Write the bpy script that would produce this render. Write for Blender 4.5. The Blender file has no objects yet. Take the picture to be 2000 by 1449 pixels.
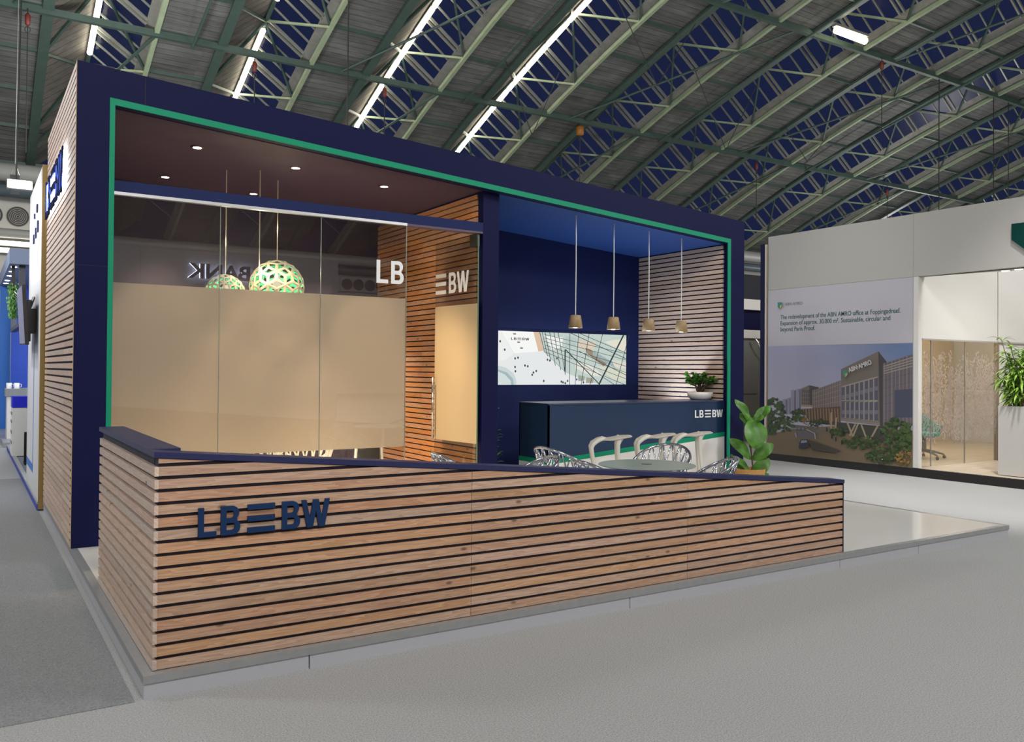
import bpy, bmesh, math, random
from mathutils import Vector, Matrix, noise
random.seed(7)
S = bpy.context.scene
C = S.collection
PI = math.pi

# ------------------------------------------------------------------ camera
yaw, pit, rol = math.radians(32.699), math.radians(0.657), math.radians(0.442)
f_ = Vector((math.sin(yaw)*math.cos(pit), math.cos(yaw)*math.cos(pit), math.sin(pit)))
r0 = Vector((math.cos(yaw), -math.sin(yaw), 0)); u0 = r0.cross(f_)
r_ = r0*math.cos(rol)+u0*math.sin(rol); u_ = -r0*math.sin(rol)+u0*math.cos(rol)
cd = bpy.data.cameras.new('camera'); cam = bpy.data.objects.new('camera', cd); C.objects.link(cam)
cam.matrix_world = Matrix(((r_.x, u_.x, -f_.x, 0), (r_.y, u_.y, -f_.y, 0), (r_.z, u_.z, -f_.z, 1.65), (0, 0, 0, 1)))
cd.sensor_width = 36; cd.lens = 36*1662.87/2000; cd.shift_y = -21.6/2000; cd.clip_start = .05; cd.clip_end = 300
S.camera = cam
# ------------------------------------------------------------------ world, exposure
W = bpy.data.worlds.new('dusk'); S.world = W; W.use_nodes = True
W.node_tree.nodes['Background'].inputs[0].default_value = (.13, .19, .58, 1)
W.node_tree.nodes['Background'].inputs[1].default_value = .085
S.view_settings.view_transform = 'Standard'; S.view_settings.look = 'None'
S.view_settings.exposure = 0.0; S.view_settings.gamma = 1
S.view_settings.use_curve_mapping = False
S.cycles.use_denoising = True
S.cycles.max_bounces = 7; S.cycles.diffuse_bounces = 3; S.cycles.glossy_bounces = 4
S.cycles.transmission_bounces = 6; S.cycles.transparent_max_bounces = 12
S.cycles.caustics_reflective = False; S.cycles.caustics_refractive = False
S.cycles.sample_clamp_indirect = 4
# ------------------------------------------------------------------ hall lamps and added fill lamps, out of view
def lamp(kind, loc, power, col=(1, 1, 1), size=.5, aim=None, cone=1.6, blend=.5, sizey=None):
    d = bpy.data.lights.new('lamp', kind); d.energy = power; d.color = col
    if kind == 'AREA':
        d.size = size
        if sizey: d.shape = 'RECTANGLE'; d.size_y = sizey
    else: d.shadow_soft_size = size
    if kind == 'SPOT': d.spot_size = cone; d.spot_blend = blend
    o = bpy.data.objects.new('lamp_or_fill', d); C.objects.link(o); o.location = loc
    if aim is not None:
        o.rotation_euler = (Vector(aim)-Vector(loc)).to_track_quat('-Z', 'Y').to_euler()
    return o
WH = (1, .98, .955)
for x in (-14, 1, 16):
    for y in (-16, -2):
        lamp('POINT', (x, y, 10.0), 2250, WH, 1.2)
lamp('POINT', (-9, 12, 9.5), 1700, WH, 1.0)
lamp('POINT', (14, 3, 9.0), 650, WH, 1.0)
for x, y, z, p in ((24, 15, 4.6, 700), (38, 24, 6, 1100), (55, 34, 7, 1100), (44, 2, 6, 1300), (66, 20, 6, 1200), (28, -12, 8, 1100), (3, 24, 8.0, 1000), (10, 20, 3.3, 700)):
    lamp('POINT', (x, y, z), p, WH, .8)  # unseen lamps added to brighten the far hall and its roof
lamp('POINT', (-2.2, 13.5, 5.6), 330, (.95, .97, 1), .4); lamp('POINT', (-1.9, 19.5, 4.2), 260, (.93, .96, 1), .4)  # fill added beside the view to brighten the left aisle
# spot lamps washing the neighbour stand's terrace and the carpet before it
lamp('SPOT', (9.5, 4.0, 8.5), 2600, (1, .97, .95), .3, (12.0, 6.0, 0), .80, .8)
lamp('SPOT', (10.5, 9.8, 8.5), 700, (1, .97, .95), .3, (11.6, 8.6, 0), .9, .9)

# ------------------------------------------------------------------ helpers
class MB:
    def __init__(s): s.bm = bmesh.new(); s.mi = 0
    def _f(s, vs):
        try:
            f = s.bm.faces.new(vs); f.material_index = s.mi; return f
        except ValueError: return None
    def hexa(s, P):
        v = [s.bm.verts.new(p) for p in P]
        for q in ((0, 3, 2, 1), (4, 5, 6, 7), (0, 1, 5, 4), (1, 2, 6, 5), (2, 3, 7, 6), (3, 0, 4, 7)): s._f([v[i] for i in q])
        return s
    def box(s, x0, x1, y0, y1, z0, z1):
        return s.hexa([(x0, y0, z0), (x1, y0, z0), (x1, y1, z0), (x0, y1, z0), (x0, y0, z1), (x1, y0, z1), (x1, y1, z1), (x0, y1, z1)])
    def prism(s, pts, d):                     # polygon (3-D points) pushed along vector d
        d = Vector(d); a = [s.bm.verts.new(p) for p in pts]; b = [s.bm.verts.new(Vector(p)+d) for p in pts]
        s._f(a[::-1]); s._f(b); n = len(pts)
        for i in range(n): s._f([a[i], a[(i+1) % n], b[(i+1) % n], b[i]])
        return s
    def poly(s, pts): s._f([s.bm.verts.new(p) for p in pts]); return s
    def bar(s, a, b, w, h=None, up=(0, 0, 1)):
        a, b = Vector(a), Vector(b); h = h or w; d = (b-a).normalized(); u = Vector(up)
        if abs(d.dot(u)) > .98: u = Vector((1, 0, 0))
        e = d.cross(u).normalized()*w/2; g = e.cross(d).normalized()*h/2
        return s.hexa([a-e-g, a+e-g, a+e+g, a-e+g, b-e-g, b+e-g, b+e+g, b-e+g])
    def tube(s, pts, r, n=8, cap=True, closed=False, flat=1.0):
        pts = [Vector(p) for p in pts]; m = len(pts); R = r if hasattr(r, '__len__') else [r]*m; rings = []; prev = None
        for i, p in enumerate(pts):
            if closed: d = pts[(i+1) % m]-pts[i-1]
            else: d = pts[min(i+1, m-1)]-pts[max(i-1, 0)]
            d = d.normalized()
            if prev is None:
                a = d.cross(Vector((0, 0, 1)))
                if a.length < .1: a = d.cross(Vector((1, 0, 0)))
            else: a = prev-d*prev.dot(d)
            a.normalize(); prev = a; b = d.cross(a)
            rings.append([s.bm.verts.new(p+a*math.cos(t)*R[i]+b*math.sin(t)*R[i]*flat) for t in [2*PI*k/n for k in range(n)]])
        for i in range(m if closed else m-1):
            A, B = rings[i], rings[(i+1) % m]
            for k in range(n): s._f([A[k], A[(k+1) % n], B[(k+1) % n], B[k]])
        if cap and not closed: s._f(rings[0][::-1]); s._f(rings[-1])
        return s
    def lathe(s, prof, c=(0, 0, 0), n=28, cap=True):
        c = Vector(c); rings = [[s.bm.verts.new(c+Vector((r*math.cos(2*PI*k/n), r*math.sin(2*PI*k/n), z))) for k in range(n)] for r, z in prof]
        for A, B in zip(rings, rings[1:]):
            for k in range(n): s._f([A[k], A[(k+1) % n], B[(k+1) % n], B[k]])
        if cap: s._f(rings[0][::-1]); s._f(rings[-1])
        return s
    def grid(s, P, thick=None):
        V = [[s.bm.verts.new(p) for p in row] for row in P]
        for i in range(len(V)-1):
            for j in range(len(V[0])-1): s._f([V[i][j], V[i+1][j], V[i+1][j+1], V[i][j+1]])
        return s
    def build(s, name, mat, parent=None, smooth=False, local=False, label=None, bevel=0, fix=True):
        if fix: bmesh.ops.recalc_face_normals(s.bm, faces=s.bm.faces)
        me = bpy.data.meshes.new(name); s.bm.to_mesh(me); s.bm.free()
        for m in (mat if isinstance(mat, (list, tuple)) else [mat]): me.materials.append(m)
        if parent is not None and not local:
            L = wloc(parent); me.transform(Matrix.Translation(-L))
        if smooth:
            for p in me.polygons: p.use_smooth = True
        o = bpy.data.objects.new(name, me); C.objects.link(o)
        if parent is not None: o.parent = parent
        if label: o['label'] = label
        if bevel:
            b = o.modifiers.new('edge', 'BEVEL'); b.width = bevel; b.segments = 2; b.limit_method = 'ANGLE'
        return o
def wloc(o):
    L = Vector((0, 0, 0))
    while o is not None: L = L+Vector(o.location); o = o.parent
    return L
def thing(name, label, cat, loc=(0, 0, 0), rz=0, group=None):
    o = bpy.data.objects.new(name, None); C.objects.link(o); o.location = loc; o.rotation_euler = (0, 0, rz)
    o.empty_display_size = .1
    return tag(o, label, cat, group)
def tag(o, label, cat, group=None, kind=None):
    o['label'] = label; o['category'] = cat
    if group: o['group'] = group
    if kind: o['kind'] = kind
    return o
def struct(o, label=None):
    o['kind'] = 'structure'
    if label: o['label'] = label
    return o
def dup(root, loc, rz=0, label=None, group=None, sc=None):
    r = root.copy(); C.objects.link(r); r.location = loc; r.rotation_euler = (0, 0, rz)
    if sc: r.scale = (sc, sc, sc)
    if label: r['label'] = label
    if group: r['group'] = group
    for ch in list(root.children):
        c = ch.copy(); C.objects.link(c); c.parent = r
        for g in list(ch.children):
            d = g.copy(); C.objects.link(d); d.parent = c
    return r

# ------------------------------------------------------------------ materials
def newmat(name):
    m = bpy.data.materials.new(name); m.use_nodes = True; nt = m.node_tree
    return m, nt, nt.nodes['Principled BSDF'], nt.nodes.new, nt.links.new
def mat(name, col, rough=.6, metal=0, bump=0, scale=60, var=0, emit=None, es=0, spec=.5, stretch=None, coat=0):
    m, nt, p, N, L = newmat(name)
    p.inputs['Base Color'].default_value = (*col, 1); p.inputs['Roughness'].default_value = rough
    p.inputs['Metallic'].default_value = metal; p.inputs['Specular IOR Level'].default_value = spec
    if coat: p.inputs['Coat Weight'].default_value = coat; p.inputs['Coat Roughness'].default_value = .05
    if emit: p.inputs['Emission Color'].default_value = (*emit, 1); p.inputs['Emission Strength'].default_value = es
    tc = N('ShaderNodeTexCoord'); mp = N('ShaderNodeMapping'); L(tc.outputs['Object'], mp.inputs[0])
    if stretch: mp.inputs['Scale'].default_value = stretch
    n = N('ShaderNodeTexNoise'); n.inputs['Scale'].default_value = scale; n.inputs['Detail'].default_value = 4; L(mp.outputs[0], n.inputs['Vector'])
    v = N('ShaderNodeMixRGB'); v.blend_type = 'MULTIPLY'; v.inputs[0].default_value = 1
    r = N('ShaderNodeMapRange'); r.inputs[1].default_value = .3; r.inputs[2].default_value = .7
    r.inputs[3].default_value = 1-max(var, .015); r.inputs[4].default_value = 1+max(var, .015); L(n.outputs['Fac'], r.inputs[0])
    v.inputs[1].default_value = (*col, 1); L(r.outputs[0], v.inputs[2]); L(v.outputs[0], p.inputs['Base Color'])
    if bump:
        b = N('ShaderNodeBump'); b.inputs['Strength'].default_value = bump; b.inputs['Distance'].default_value = .01
        L(n.outputs['Fac'], b.inputs['Height']); L(b.outputs[0], p.inputs['Normal'])
    return m
def emis(name, col, st):
    m, nt, p, N, L = newmat(name); nt.nodes.remove(p)
    e = N('ShaderNodeEmission'); e.inputs[0].default_value = (*col, 1); e.inputs[1].default_value = st
    L(e.outputs[0], nt.nodes['Material Output'].inputs[0]); return m
def glass(name, tint=(1, 1, 1), refl=1.0, rough=0.0, ior=1.5):
    m, nt, p, N, L = newmat(name); nt.nodes.remove(p)
    t = N('ShaderNodeBsdfTransparent'); t.inputs[0].default_value = (*tint, 1)
    g = N('ShaderNodeBsdfGlossy'); g.inputs['Roughness'].default_value = rough
    fr = N('ShaderNodeFresnel'); ge = N('ShaderNodeNewGeometry'); mi_ = N('ShaderNodeMapRange'); L(ge.outputs['Backfacing'], mi_.inputs[0])
    mi_.inputs[3].default_value = ior; mi_.inputs[4].default_value = 1/ior; L(mi_.outputs[0], fr.inputs[0])
    mu = N('ShaderNodeMath'); mu.operation = 'MULTIPLY'; mu.inputs[1].default_value = refl; L(fr.outputs[0], mu.inputs[0])
    mx = N('ShaderNodeMixShader'); L(mu.outputs[0], mx.inputs[0]); L(t.outputs[0], mx.inputs[1]); L(g.outputs[0], mx.inputs[2])
    L(mx.outputs[0], nt.nodes['Material Output'].inputs[0]); return m
def wood(name, axis, cols, z0=.118, seg=1.84, seg0=.81, pitch=.065, rough=.55):
    """larch battens: grain runs along world axis 0 (x) or 1 (y); one random board tone per batten and segment"""
    m, nt, p, N, L = newmat(name)
    geo = N('ShaderNodeNewGeometry'); sp = N('ShaderNodeSeparateXYZ'); L(geo.outputs['Position'], sp.inputs[0])
    def M(op, a, b=None, c=None):
        n = N('ShaderNodeMath'); n.operation = op
        for i, v in enumerate((a, b, c)):
            if v is None: continue
            if isinstance(v, (int, float)): n.inputs[i].default_value = v
            else: L(v, n.inputs[i])
        return n.outputs[0]
    row = M('FLOOR', M('DIVIDE', M('SUBTRACT', sp.outputs[2], z0-.001), pitch))
    col = M('FLOOR', M('DIVIDE', M('SUBTRACT', sp.outputs[axis], seg0), seg))
    cv = N('ShaderNodeCombineXYZ'); L(row, cv.inputs[0]); L(col, cv.inputs[1])
    wn = N('ShaderNodeTexWhiteNoise'); wn.noise_dimensions = '3D'; L(cv.outputs[0], wn.inputs['Vector'])
    lo = M('ADD', sp.outputs[axis], M('MULTIPLY', wn.outputs['Value'], 37.0))
    # grain coordinates
    g = N('ShaderNodeCombineXYZ'); L(M('MULTIPLY', lo, 1.3), g.inputs[0]); L(M('MULTIPLY', M('ADD', sp.outputs[2], M('MULTIPLY', sp.outputs[1-axis], 1.0)), 22.0), g.inputs[1]); L(M('MULTIPLY', row, 5.7), g.inputs[2])
    n1 = N('ShaderNodeTexNoise'); n1.inputs['Scale'].default_value = 1.0; n1.inputs['Detail'].default_value = 3; L(g.outputs[0], n1.inputs['Vector'])
    rings = M('FRACT', M('MULTIPLY', n1.outputs['Fac'], 9.0))
    n2 = N('ShaderNodeTexNoise'); n2.inputs['Scale'].default_value = 5; n2.inputs['Detail'].default_value = 5
    g2 = N('ShaderNodeCombineXYZ'); L(M('MULTIPLY', lo, 1.5), g2.inputs[0]); L(M('MULTIPLY', sp.outputs[2], 60.0), g2.inputs[1]); L(row, g2.inputs[2]); L(g2.outputs[0], n2.inputs['Vector'])
    ramp = N('ShaderNodeValToRGB'); cr = ramp.color_ramp
    cr.elements[0].position = 0; cr.elements[0].color = (*cols[0], 1); cr.elements[1].position = 1; cr.elements[1].color = (*cols[1], 1)
    L(M('ADD', M('MULTIPLY', rings, .55), M('MULTIPLY', n2.outputs['Fac'], .55)), ramp.inputs[0])
    hsv = N('ShaderNodeHueSaturation'); L(ramp.outputs[0], hsv.inputs['Color'])
    L(M('MULTIPLY_ADD', wn.outputs['Value'], .26, .87), hsv.inputs['Value'])
    sc = N('ShaderNodeSeparateColor'); L(wn.outputs['Color'], sc.inputs[0])
    L(M('MULTIPLY_ADD', sc.outputs[1], .3, .85), hsv.inputs['Saturation']); L(M('MULTIPLY_ADD', sc.outputs[2], .009, .494), hsv.inputs['Hue'])
    # knots
    kv = N('ShaderNodeCombineXYZ'); L(M('MULTIPLY', lo, 4.2), kv.inputs[0]); L(M('MULTIPLY', sp.outputs[2], 9.0), kv.inputs[1]); L(M('MULTIPLY', row, 3.3), kv.inputs[2])
    vo = N('ShaderNodeTexVoronoi'); vo.inputs['Scale'].default_value = 1.0; L(kv.outputs[0], vo.inputs['Vector'])
    kn = N('ShaderNodeMapRange'); kn.inputs[1].default_value = .05; kn.inputs[2].default_value = .13; kn.inputs[3].default_value = .8; kn.inputs[4].default_value = 0
    L(vo.outputs['Distance'], kn.inputs[0])
    mx = N('ShaderNodeMixRGB'); L(kn.outputs[0], mx.inputs[0]); L(hsv.outputs[0], mx.inputs[1]); mx.inputs[2].default_value = (*[c*.28 for c in cols[0]], 1)
    L(mx.outputs[0], p.inputs['Base Color']); p.inputs['Roughness'].default_value = rough
    return m

NAVY = mat('navy laminate', (.0052, .0064, .044), .6, var=.03, spec=.12)
NAVYCAP = mat('navy cap laminate', (.020, .024, .085), .42, spec=.35)
NAVYIN = mat('blue wall paint', (.008, .016, .080), .6, spec=.2)
NAVYCT = mat('blue counter laminate', (.014, .034, .085), .28)
GREEN = mat('green band', (.005, .245, .130), .55, spec=.2)
AUBER = mat('aubergine ceiling board', (.040, .026, .052), .6, spec=.2)
DARKBACK = mat('dark batten backing', (.012, .011, .018), .7)
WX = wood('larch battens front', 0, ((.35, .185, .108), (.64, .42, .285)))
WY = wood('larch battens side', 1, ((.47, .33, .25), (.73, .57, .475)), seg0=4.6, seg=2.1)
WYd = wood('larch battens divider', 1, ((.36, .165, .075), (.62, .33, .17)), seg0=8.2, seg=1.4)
CREAM = mat('white glossy stand floor', (.80, .78, .74), .10, spec=.25)
ALU = mat('brushed aluminium trim', (.42, .43, .44), .42, .6, var=.05, scale=20)
WHITE = mat('white board', (.72, .71, .69), .55)
WSKIRT = mat('white skirting', (.46, .46, .49), .45)
GREY = mat('light grey board', (.52, .51, .49), .7)
BLACK = mat('black plinth', (.012, .011, .011), .5)
CARPET = mat('light grey carpet', (.37, .372, .372), .95, bump=.6, scale=120, var=.27)
CARPETD = mat('dark grey carpet', (.235, .243, .25), .95, bump=.6, scale=120, var=.27)
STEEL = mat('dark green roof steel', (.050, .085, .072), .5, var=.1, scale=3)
STEEL_LIT = mat('pale green roof steel', (.30, .37, .24), .5, var=.1, scale=3)  # paler copy of the roof steel, its lit side put into the colour
GALV = mat('galvanised strut', (.27, .275, .24), .45, .3)
CHROME = mat('chrome', (.8, .8, .82), .12, 1)
WPLAST = mat('white plastic', (.62, .60, .54), .38)
WCHAIR = mat('white chair plastic', (.8, .78, .72), .4)
LEAFD = mat('fig leaf', (.060, .185, .016), .42, var=.45, scale=9)
LEAFM = mat('bushy leaf', (.07, .22, .03), .4, var=.4, scale=14)
LEAFL = mat('slender leaf', (.24, .42, .06), .35, var=.45, scale=12)
BARK = mat('bark', (.10, .06, .035), .8, bump=.6, scale=80)
WICK = mat('wicker', (.48, .25, .07), .7, bump=1, scale=90, stretch=(1, 1, 2.2), var=.4)
SOIL = mat('soil', (.03, .02, .015), .9, bump=1)
GLASS = glass('clear glass', (.93, .95, .95), 2.1)
WINGL = glass('skylight glass', (.8, .85, .95), .30, .28)
WARMB = emis('warm bulb', (1, .80, .55), 30)
COOLT = emis('fluorescent tube', (1, .93, .74), 11)
NAVYLET = mat('blue letters', (.004, .026, .092), .5, spec=.3)
WLET = mat('white letters', (.80, .80, .80), .5)

def frosted(name, col, trans=.55, rough=.5):
    m, nt, p, N, L = newmat(name); nt.nodes.remove(p)
    d = N('ShaderNodeBsdfDiffuse'); d.inputs[0].default_value = (*col, 1)
    t = N('ShaderNodeBsdfTranslucent'); t.inputs[0].default_value = (*col, 1)
    a = N('ShaderNodeMixShader'); a.inputs[0].default_value = trans; L(d.outputs[0], a.inputs[1]); L(t.outputs[0], a.inputs[2])
    g = N('ShaderNodeBsdfGlossy'); g.inputs['Roughness'].default_value = .25
    b = N('ShaderNodeMixShader'); b.inputs[0].default_value = .04; L(a.outputs[0], b.inputs[1]); L(g.outputs[0], b.inputs[2])
    L(b.outputs[0], nt.nodes['Material Output'].inputs[0]); return m
FROST = frosted('frosted film', (.76, .70, .63), .84)

# ================================================================== THE HALL
m = MB(); m.box(-30, 85, -37, 37, -.12, 0)
o = struct(m.build('floor', CARPET), 'light grey carpet of the hall')
m = MB(); m.box(-9, .72, 4.535, 14.4, 0, .004)
o = struct(m.build('floor', CARPETD), 'dark grey aisle carpet left of the stand')
for k, (a, b) in enumerate((((-30, 36.4), (85, 36.8)), ((-30, -36.8), (85, -36.4)))):
    m = MB(); m.box(a[0], b[0], a[1], b[1], 0, 8.6)
    struct(m.build('wall_back' if k == 0 else 'wall_front', GREY))
HWALL = mat('dim hall end wall', (.20, .20, .20), .8)
m = MB(); m.box(84, 84.4, -36.8, 36.8, 0, 19); struct(m.build('wall_right', HWALL))
m = MB(); m.box(-30.4, -30, -36.8, 36.8, 0, 19); struct(m.build('wall_left', HWALL))

U = 5.0
def prof(yu): yu = abs(yu); return 1.65+U*(3.095+.0123*yu-.0324*yu*yu)
NB = .7575                                    # node spacing in units; G/D nodes at y0+k*NB, T nodes between
YS = [5.70-NB/2+NB*k for k in range(-15, 3)]  # bottom nodes
YS = [y for y in YS if -7.3 < y < 7.3]
YB = sorted(YS+[y+NB/2 for y in YS])          # every batten line
YE = [-7.3]+[y for y in YB if -7.2 < y < 7.2]+[7.3]
def planks(name, col, pit=4.2):
    m, nt, p, N, L = newmat(name); geo = N('ShaderNodeNewGeometry'); sp = N('ShaderNodeSeparateXYZ'); L(geo.outputs['Position'], sp.inputs[0])
    def M(op, a, b):
        n = N('ShaderNodeMath'); n.operation = op
        for i, v in enumerate((a, b)):
            if isinstance(v, (int, float)): n.inputs[i].default_value = v
            else: L(v, n.inputs[i])
        return n.outputs[0]
    s = M('MULTIPLY', sp.outputs[1], pit); fl = M('FLOOR', s, 0); fr_ = M('FRACT', s, 0)
    line = M('MULTIPLY', M('LESS_THAN', fr_, .10), .55)
    cv = N('ShaderNodeCombineXYZ'); L(fl, cv.inputs[0]); L(M('FLOOR', M('MULTIPLY', sp.outputs[0], .31), 0), cv.inputs[1])
    wn = N('ShaderNodeTexWhiteNoise'); L(cv.outputs[0], wn.inputs['Vector'])
    mp = N('ShaderNodeMapping'); mp.inputs['Scale'].default_value = (1.2, 26, 5); L(geo.outputs['Position'], mp.inputs[0])
    n = N('ShaderNodeTexNoise'); n.inputs['Scale'].default_value = 1; n.inputs['Detail'].default_value = 6; n.inputs['Roughness'].default_value = .7; L(mp.outputs[0], n.inputs['Vector'])
    n2 = N('ShaderNodeTexNoise'); n2.inputs['Scale'].default_value = .9; n2.inputs['Detail'].default_value = 4; L(geo.outputs['Position'], n2.inputs['Vector'])
    v = M('MULTIPLY', M('ADD', M('MULTIPLY', n.outputs['Fac'], 1.3), M('MULTIPLY', wn.outputs['Value'], .22)), M('ADD', .45, n2.outputs['Fac']))
    v = M('MULTIPLY', v, M('SUBTRACT', 1.25, line))
    mx = N('ShaderNodeMixRGB'); mx.blend_type = 'MULTIPLY'; mx.inputs[0].default_value = 1; mx.inputs[1].default_value = (*col, 1); L(v, mx.inputs[2]); L(mx.outputs[0], p.inputs['Base Color'])
    p.inputs['Roughness'].default_value = .9; p.inputs['Specular IOR Level'].default_value = .1; return m
PLK = planks('grey roof planks', (.148, .151, .145)); PLK2 = planks('grey roof planks, gable', (.16, .15, .135), 3.1)
CURB = mat('roof curb board', (.20, .20, .18), .8, var=.15, scale=4)
def P3(xu, yu, dz=0): return (xu*U, yu*U, prof(yu)+dz*U)
def strip(mb, x0, z0, x1, z1, ys=YE, th=.0):
    mb.grid([[P3(x0, y, z0), P3(x1, y, z1)] for y in ys])
# one module, then copies shifted by U along x
plank = MB(); strip(plank, -.01, .012, .39, .012); plank = plank.build('ceiling', PLK, fix=False)
for n, mb in (('battens', MB()),):
    for y in YE[1:-1]: mb.bar(P3(-.01, y, .004), P3(.39, y, .004), .09, .12)
    ob = mb.build('cross_batten', STEEL, plank)
gab = MB(); strip(gab, .39, .012, .665, .235); ob = gab.build('gable_boarding', PLK2, plank, fix=False)
cb = MB(); strip(cb, .925, .050, .985, .012)
ob = cb.build('curb_board', CURB, plank, fix=False)
struct(plank, 'grey plank band of the vaulted hall roof')
win = MB(); strip(win, .675, .238, .925, .050)
win = win.build('window_1', WINGL, fix=False)
mu = MB()
fr = [YE[0]]
for a, b in zip(YE, YE[1:]):
    for q in (1/3, 2/3):
        y = a+(b-a)*q; mu.bar(P3(.675, y, .236), P3(.925, y, .047), .055, .06)
    for e_ in (-.018, .018): mu.bar(P3(.665, b+e_, .232), P3(.93, b+e_, .042), .065, .10)
mu.build('glazing_bar', GALV, win)
struct(win, 'dark blue roof skylight strip')
def chord(mb, x, dz, w, h):
    for a, b in zip(YE, YE[1:]): mb.bar(P3(x, a, dz), P3(x, b, dz), w, h)
tr = thing('roof_truss', 'green steel arched truss under the hall roof beside a skylight strip', 'truss', (0, 0, 0), 0, 'steel roof trusses')
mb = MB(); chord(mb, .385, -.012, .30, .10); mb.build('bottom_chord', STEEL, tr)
mb = MB(); chord(mb, .985, -.012, .14, .14); mb.build('bottom_chord', STEEL_LIT, tr)
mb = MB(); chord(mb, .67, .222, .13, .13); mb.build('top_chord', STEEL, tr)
mb = MB()
for y in YS:
    for s in (-1, 1):
        if abs(y+s*NB/2) < 7.25:
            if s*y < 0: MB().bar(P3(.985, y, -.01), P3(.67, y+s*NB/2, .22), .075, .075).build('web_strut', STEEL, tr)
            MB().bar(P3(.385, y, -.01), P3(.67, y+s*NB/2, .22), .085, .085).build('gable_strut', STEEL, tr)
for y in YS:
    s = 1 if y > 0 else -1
    if abs(y+s*NB/2) < 7.25: MB().bar(P3(.985, y, -.01), P3(.67, y+s*NB/2, .22), .075, .075).build('pale_strut', STEEL_LIT, tr)
NR = 16
for i in range(-4, NR):
    if i == 0: continue
    dup(plank, (i*U, 0, 0)); w = dup(win, (i*U, 0, 0)); w.name = 'window_%d' % (i+6)
    t = dup(tr, (i*U, 0, 0))
# purlins across the trusses
for k in range(-8, 5):
    y = 5.70-1.515*k*1.0
    if abs(y) > 7.25 or y < -7.25: continue
    mb = MB(); mb.bar((-20, y*U, prof(y)-.10), (NR*U, y*U, prof(y)-.10), .17, .20)
    for x in range(-3, NR):
        pass
    o = mb.build('roof_purlin', STEEL)
    tag(o, 'long green steel purlin crossing under all the roof trusses', 'beam', 'long roof purlins')
# fluorescent tubes under the top chords of the first ribs
def tubes(i, y0, y1, skip=()):
    L = .275; n = 0; y = y0
    while y < y1:
        if n not in skip:
            ye = y+L-.022
            a, b = Vector(P3(.67+i, y, .19)), Vector(P3(.67+i, ye, .19))
            t = thing('tube_light', 'glowing fluorescent tube light in a row along a roof truss', 'lamp', a, 0, 'tube lights along the roof trusses')
            MB().tube([a, b], .085, 8).build('tube', COOLT, t, smooth=True)
            MB().bar(a+Vector((0, 0, .11)), b+Vector((0, 0, .11)), .16, .07).build('fixture', GALV, t)
        y += L; n += 1
tubes(0, 4.10, 6.3); tubes(1, 4.10, 6.6, (5,)); tubes(2, 4.10, 6.9); tubes(3, 3.9, 7.0)
tubes(4, 6.9, 7.16)
for i, y in ((2, -6.35), (3, -6.55), (4, -6.5)): tubes(i, y, y+.27)
# lone lamp near a purlin
t = thing('tube_light', 'single bright tube lamp hung crosswise below the roof, upper right', 'lamp', (27.2, 20.0, 14.2))
MB().tube([(27.0, 20, 14.33), (28.75, 20, 14.30)], .13, 10).build('tube', emis('bright tube', (1, .88, .6), 14), t, smooth=True)
MB().box(26.9, 28.85, 19.9, 20.1, 14.45, 14.55).build('fixture', GALV, t)
# bracing rods, cables and hoists seen under the roof
def rod(a, b, r, name='bracing_rod', lab='thin dark diagonal brace strung below the hall roof', grp='roof braces', M_=STEEL):
    tag(MB().tube([a, b], r, 6).build(name, M_), lab, 'brace', grp)
for i in range(0, 9, 2):
    rod(P3(i+.2, 5.7, -.02), P3(i+1.2, 4.2, -.02), .045)
    rod(P3(i+.99, 5.7, -.02), P3(i+.385, 7.0, -.02), .05)
    rod(P3(i+.385, 4.2, -.02), P3(i+.99, 2.8, -.02), .045)
for i in (1, 3, 5, 7):
    rod(P3(i+.2, 5.7, -.06), P3(i+.2, 2.66, -.06), .05, 'roof_rail', 'slim rail running under a plank band of the roof', 'slim roof rails')
RED = mat('red chain hoist', (.16, .025, .02), .5); ORG = mat('orange hoist body', (.38, .15, .02), .5); DARK = mat('dark cable', (.03, .03, .03), .5)
def hoist(x, y, drop, lab, big=False):
    z = prof(y/U)-.2
    t = thing('chain_hoist', lab, 'hoist', (x, y, z-drop), 0, 'chain hoists under the roof')
    MB().tube([(x, y, z), (x, y, z-drop)], .018, 6).build('cable', DARK, t)
    MB().lathe([(.02, 0), (.07, .03), (.075, .30), (.03, .36)] if not big else [(.05, 0), (.16, .03), (.17, .34), (.05, .40)], (x, y, z-.5), 10).build('body', ORG if big else RED, t, smooth=True)
    MB().tube([(x+.07*math.cos(a), y, z-.62+.09*math.sin(a)) for a in [k*PI/5 for k in range(10)]], .014, 6, closed=True).build('hook', DARK, t)
hoist(1.4, 28.4, 4.2, 'red chain hoist hanging over the left aisle')
hoist(8.0, 28.5, 2.0, 'dark chain hoist beside the second row of tubes')
hoist(12.7, 28.5, 2.5, 'small chain hoist between two rows of tubes')
hoist(21.6, 28.5, 2.8, 'orange chain hoist on a purlin above the stand', True)
hoist(32.4, 28.5, 3.0, 'red chain hoist right of the orange one', False)
hoist(31, 20.8, 3.0, 'small chain hoist beyond the single bright lamp')
hoist(43, 28.5, 3.5, 'far chain hoist above the white neighbouring wall')
def bridle(x, y, z, w, lab):
    t = thing('cable_bridle', lab, 'cable', (x, y, z), 0)
    for s in (-1, 1):
        MB().tube([(x, y, z), (x+s*w, y, prof(y/U)-.2)], .016, 5).build('leg_cable', DARK, t)
bridle(20, 22, 11.5, 1.8, 'V shaped cable pair left of the bright single lamp')
bridle(25.5, 24, 10.5, 1.8, 'V shaped cable pair below the bright single lamp')
bridle(17.5, 26, 10.3, 1.2, 'V shaped cable pair over the stand corner')
bridle(33, 26, 11.5, 1.5, 'V shaped cable pair over the white neighbouring wall')
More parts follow.
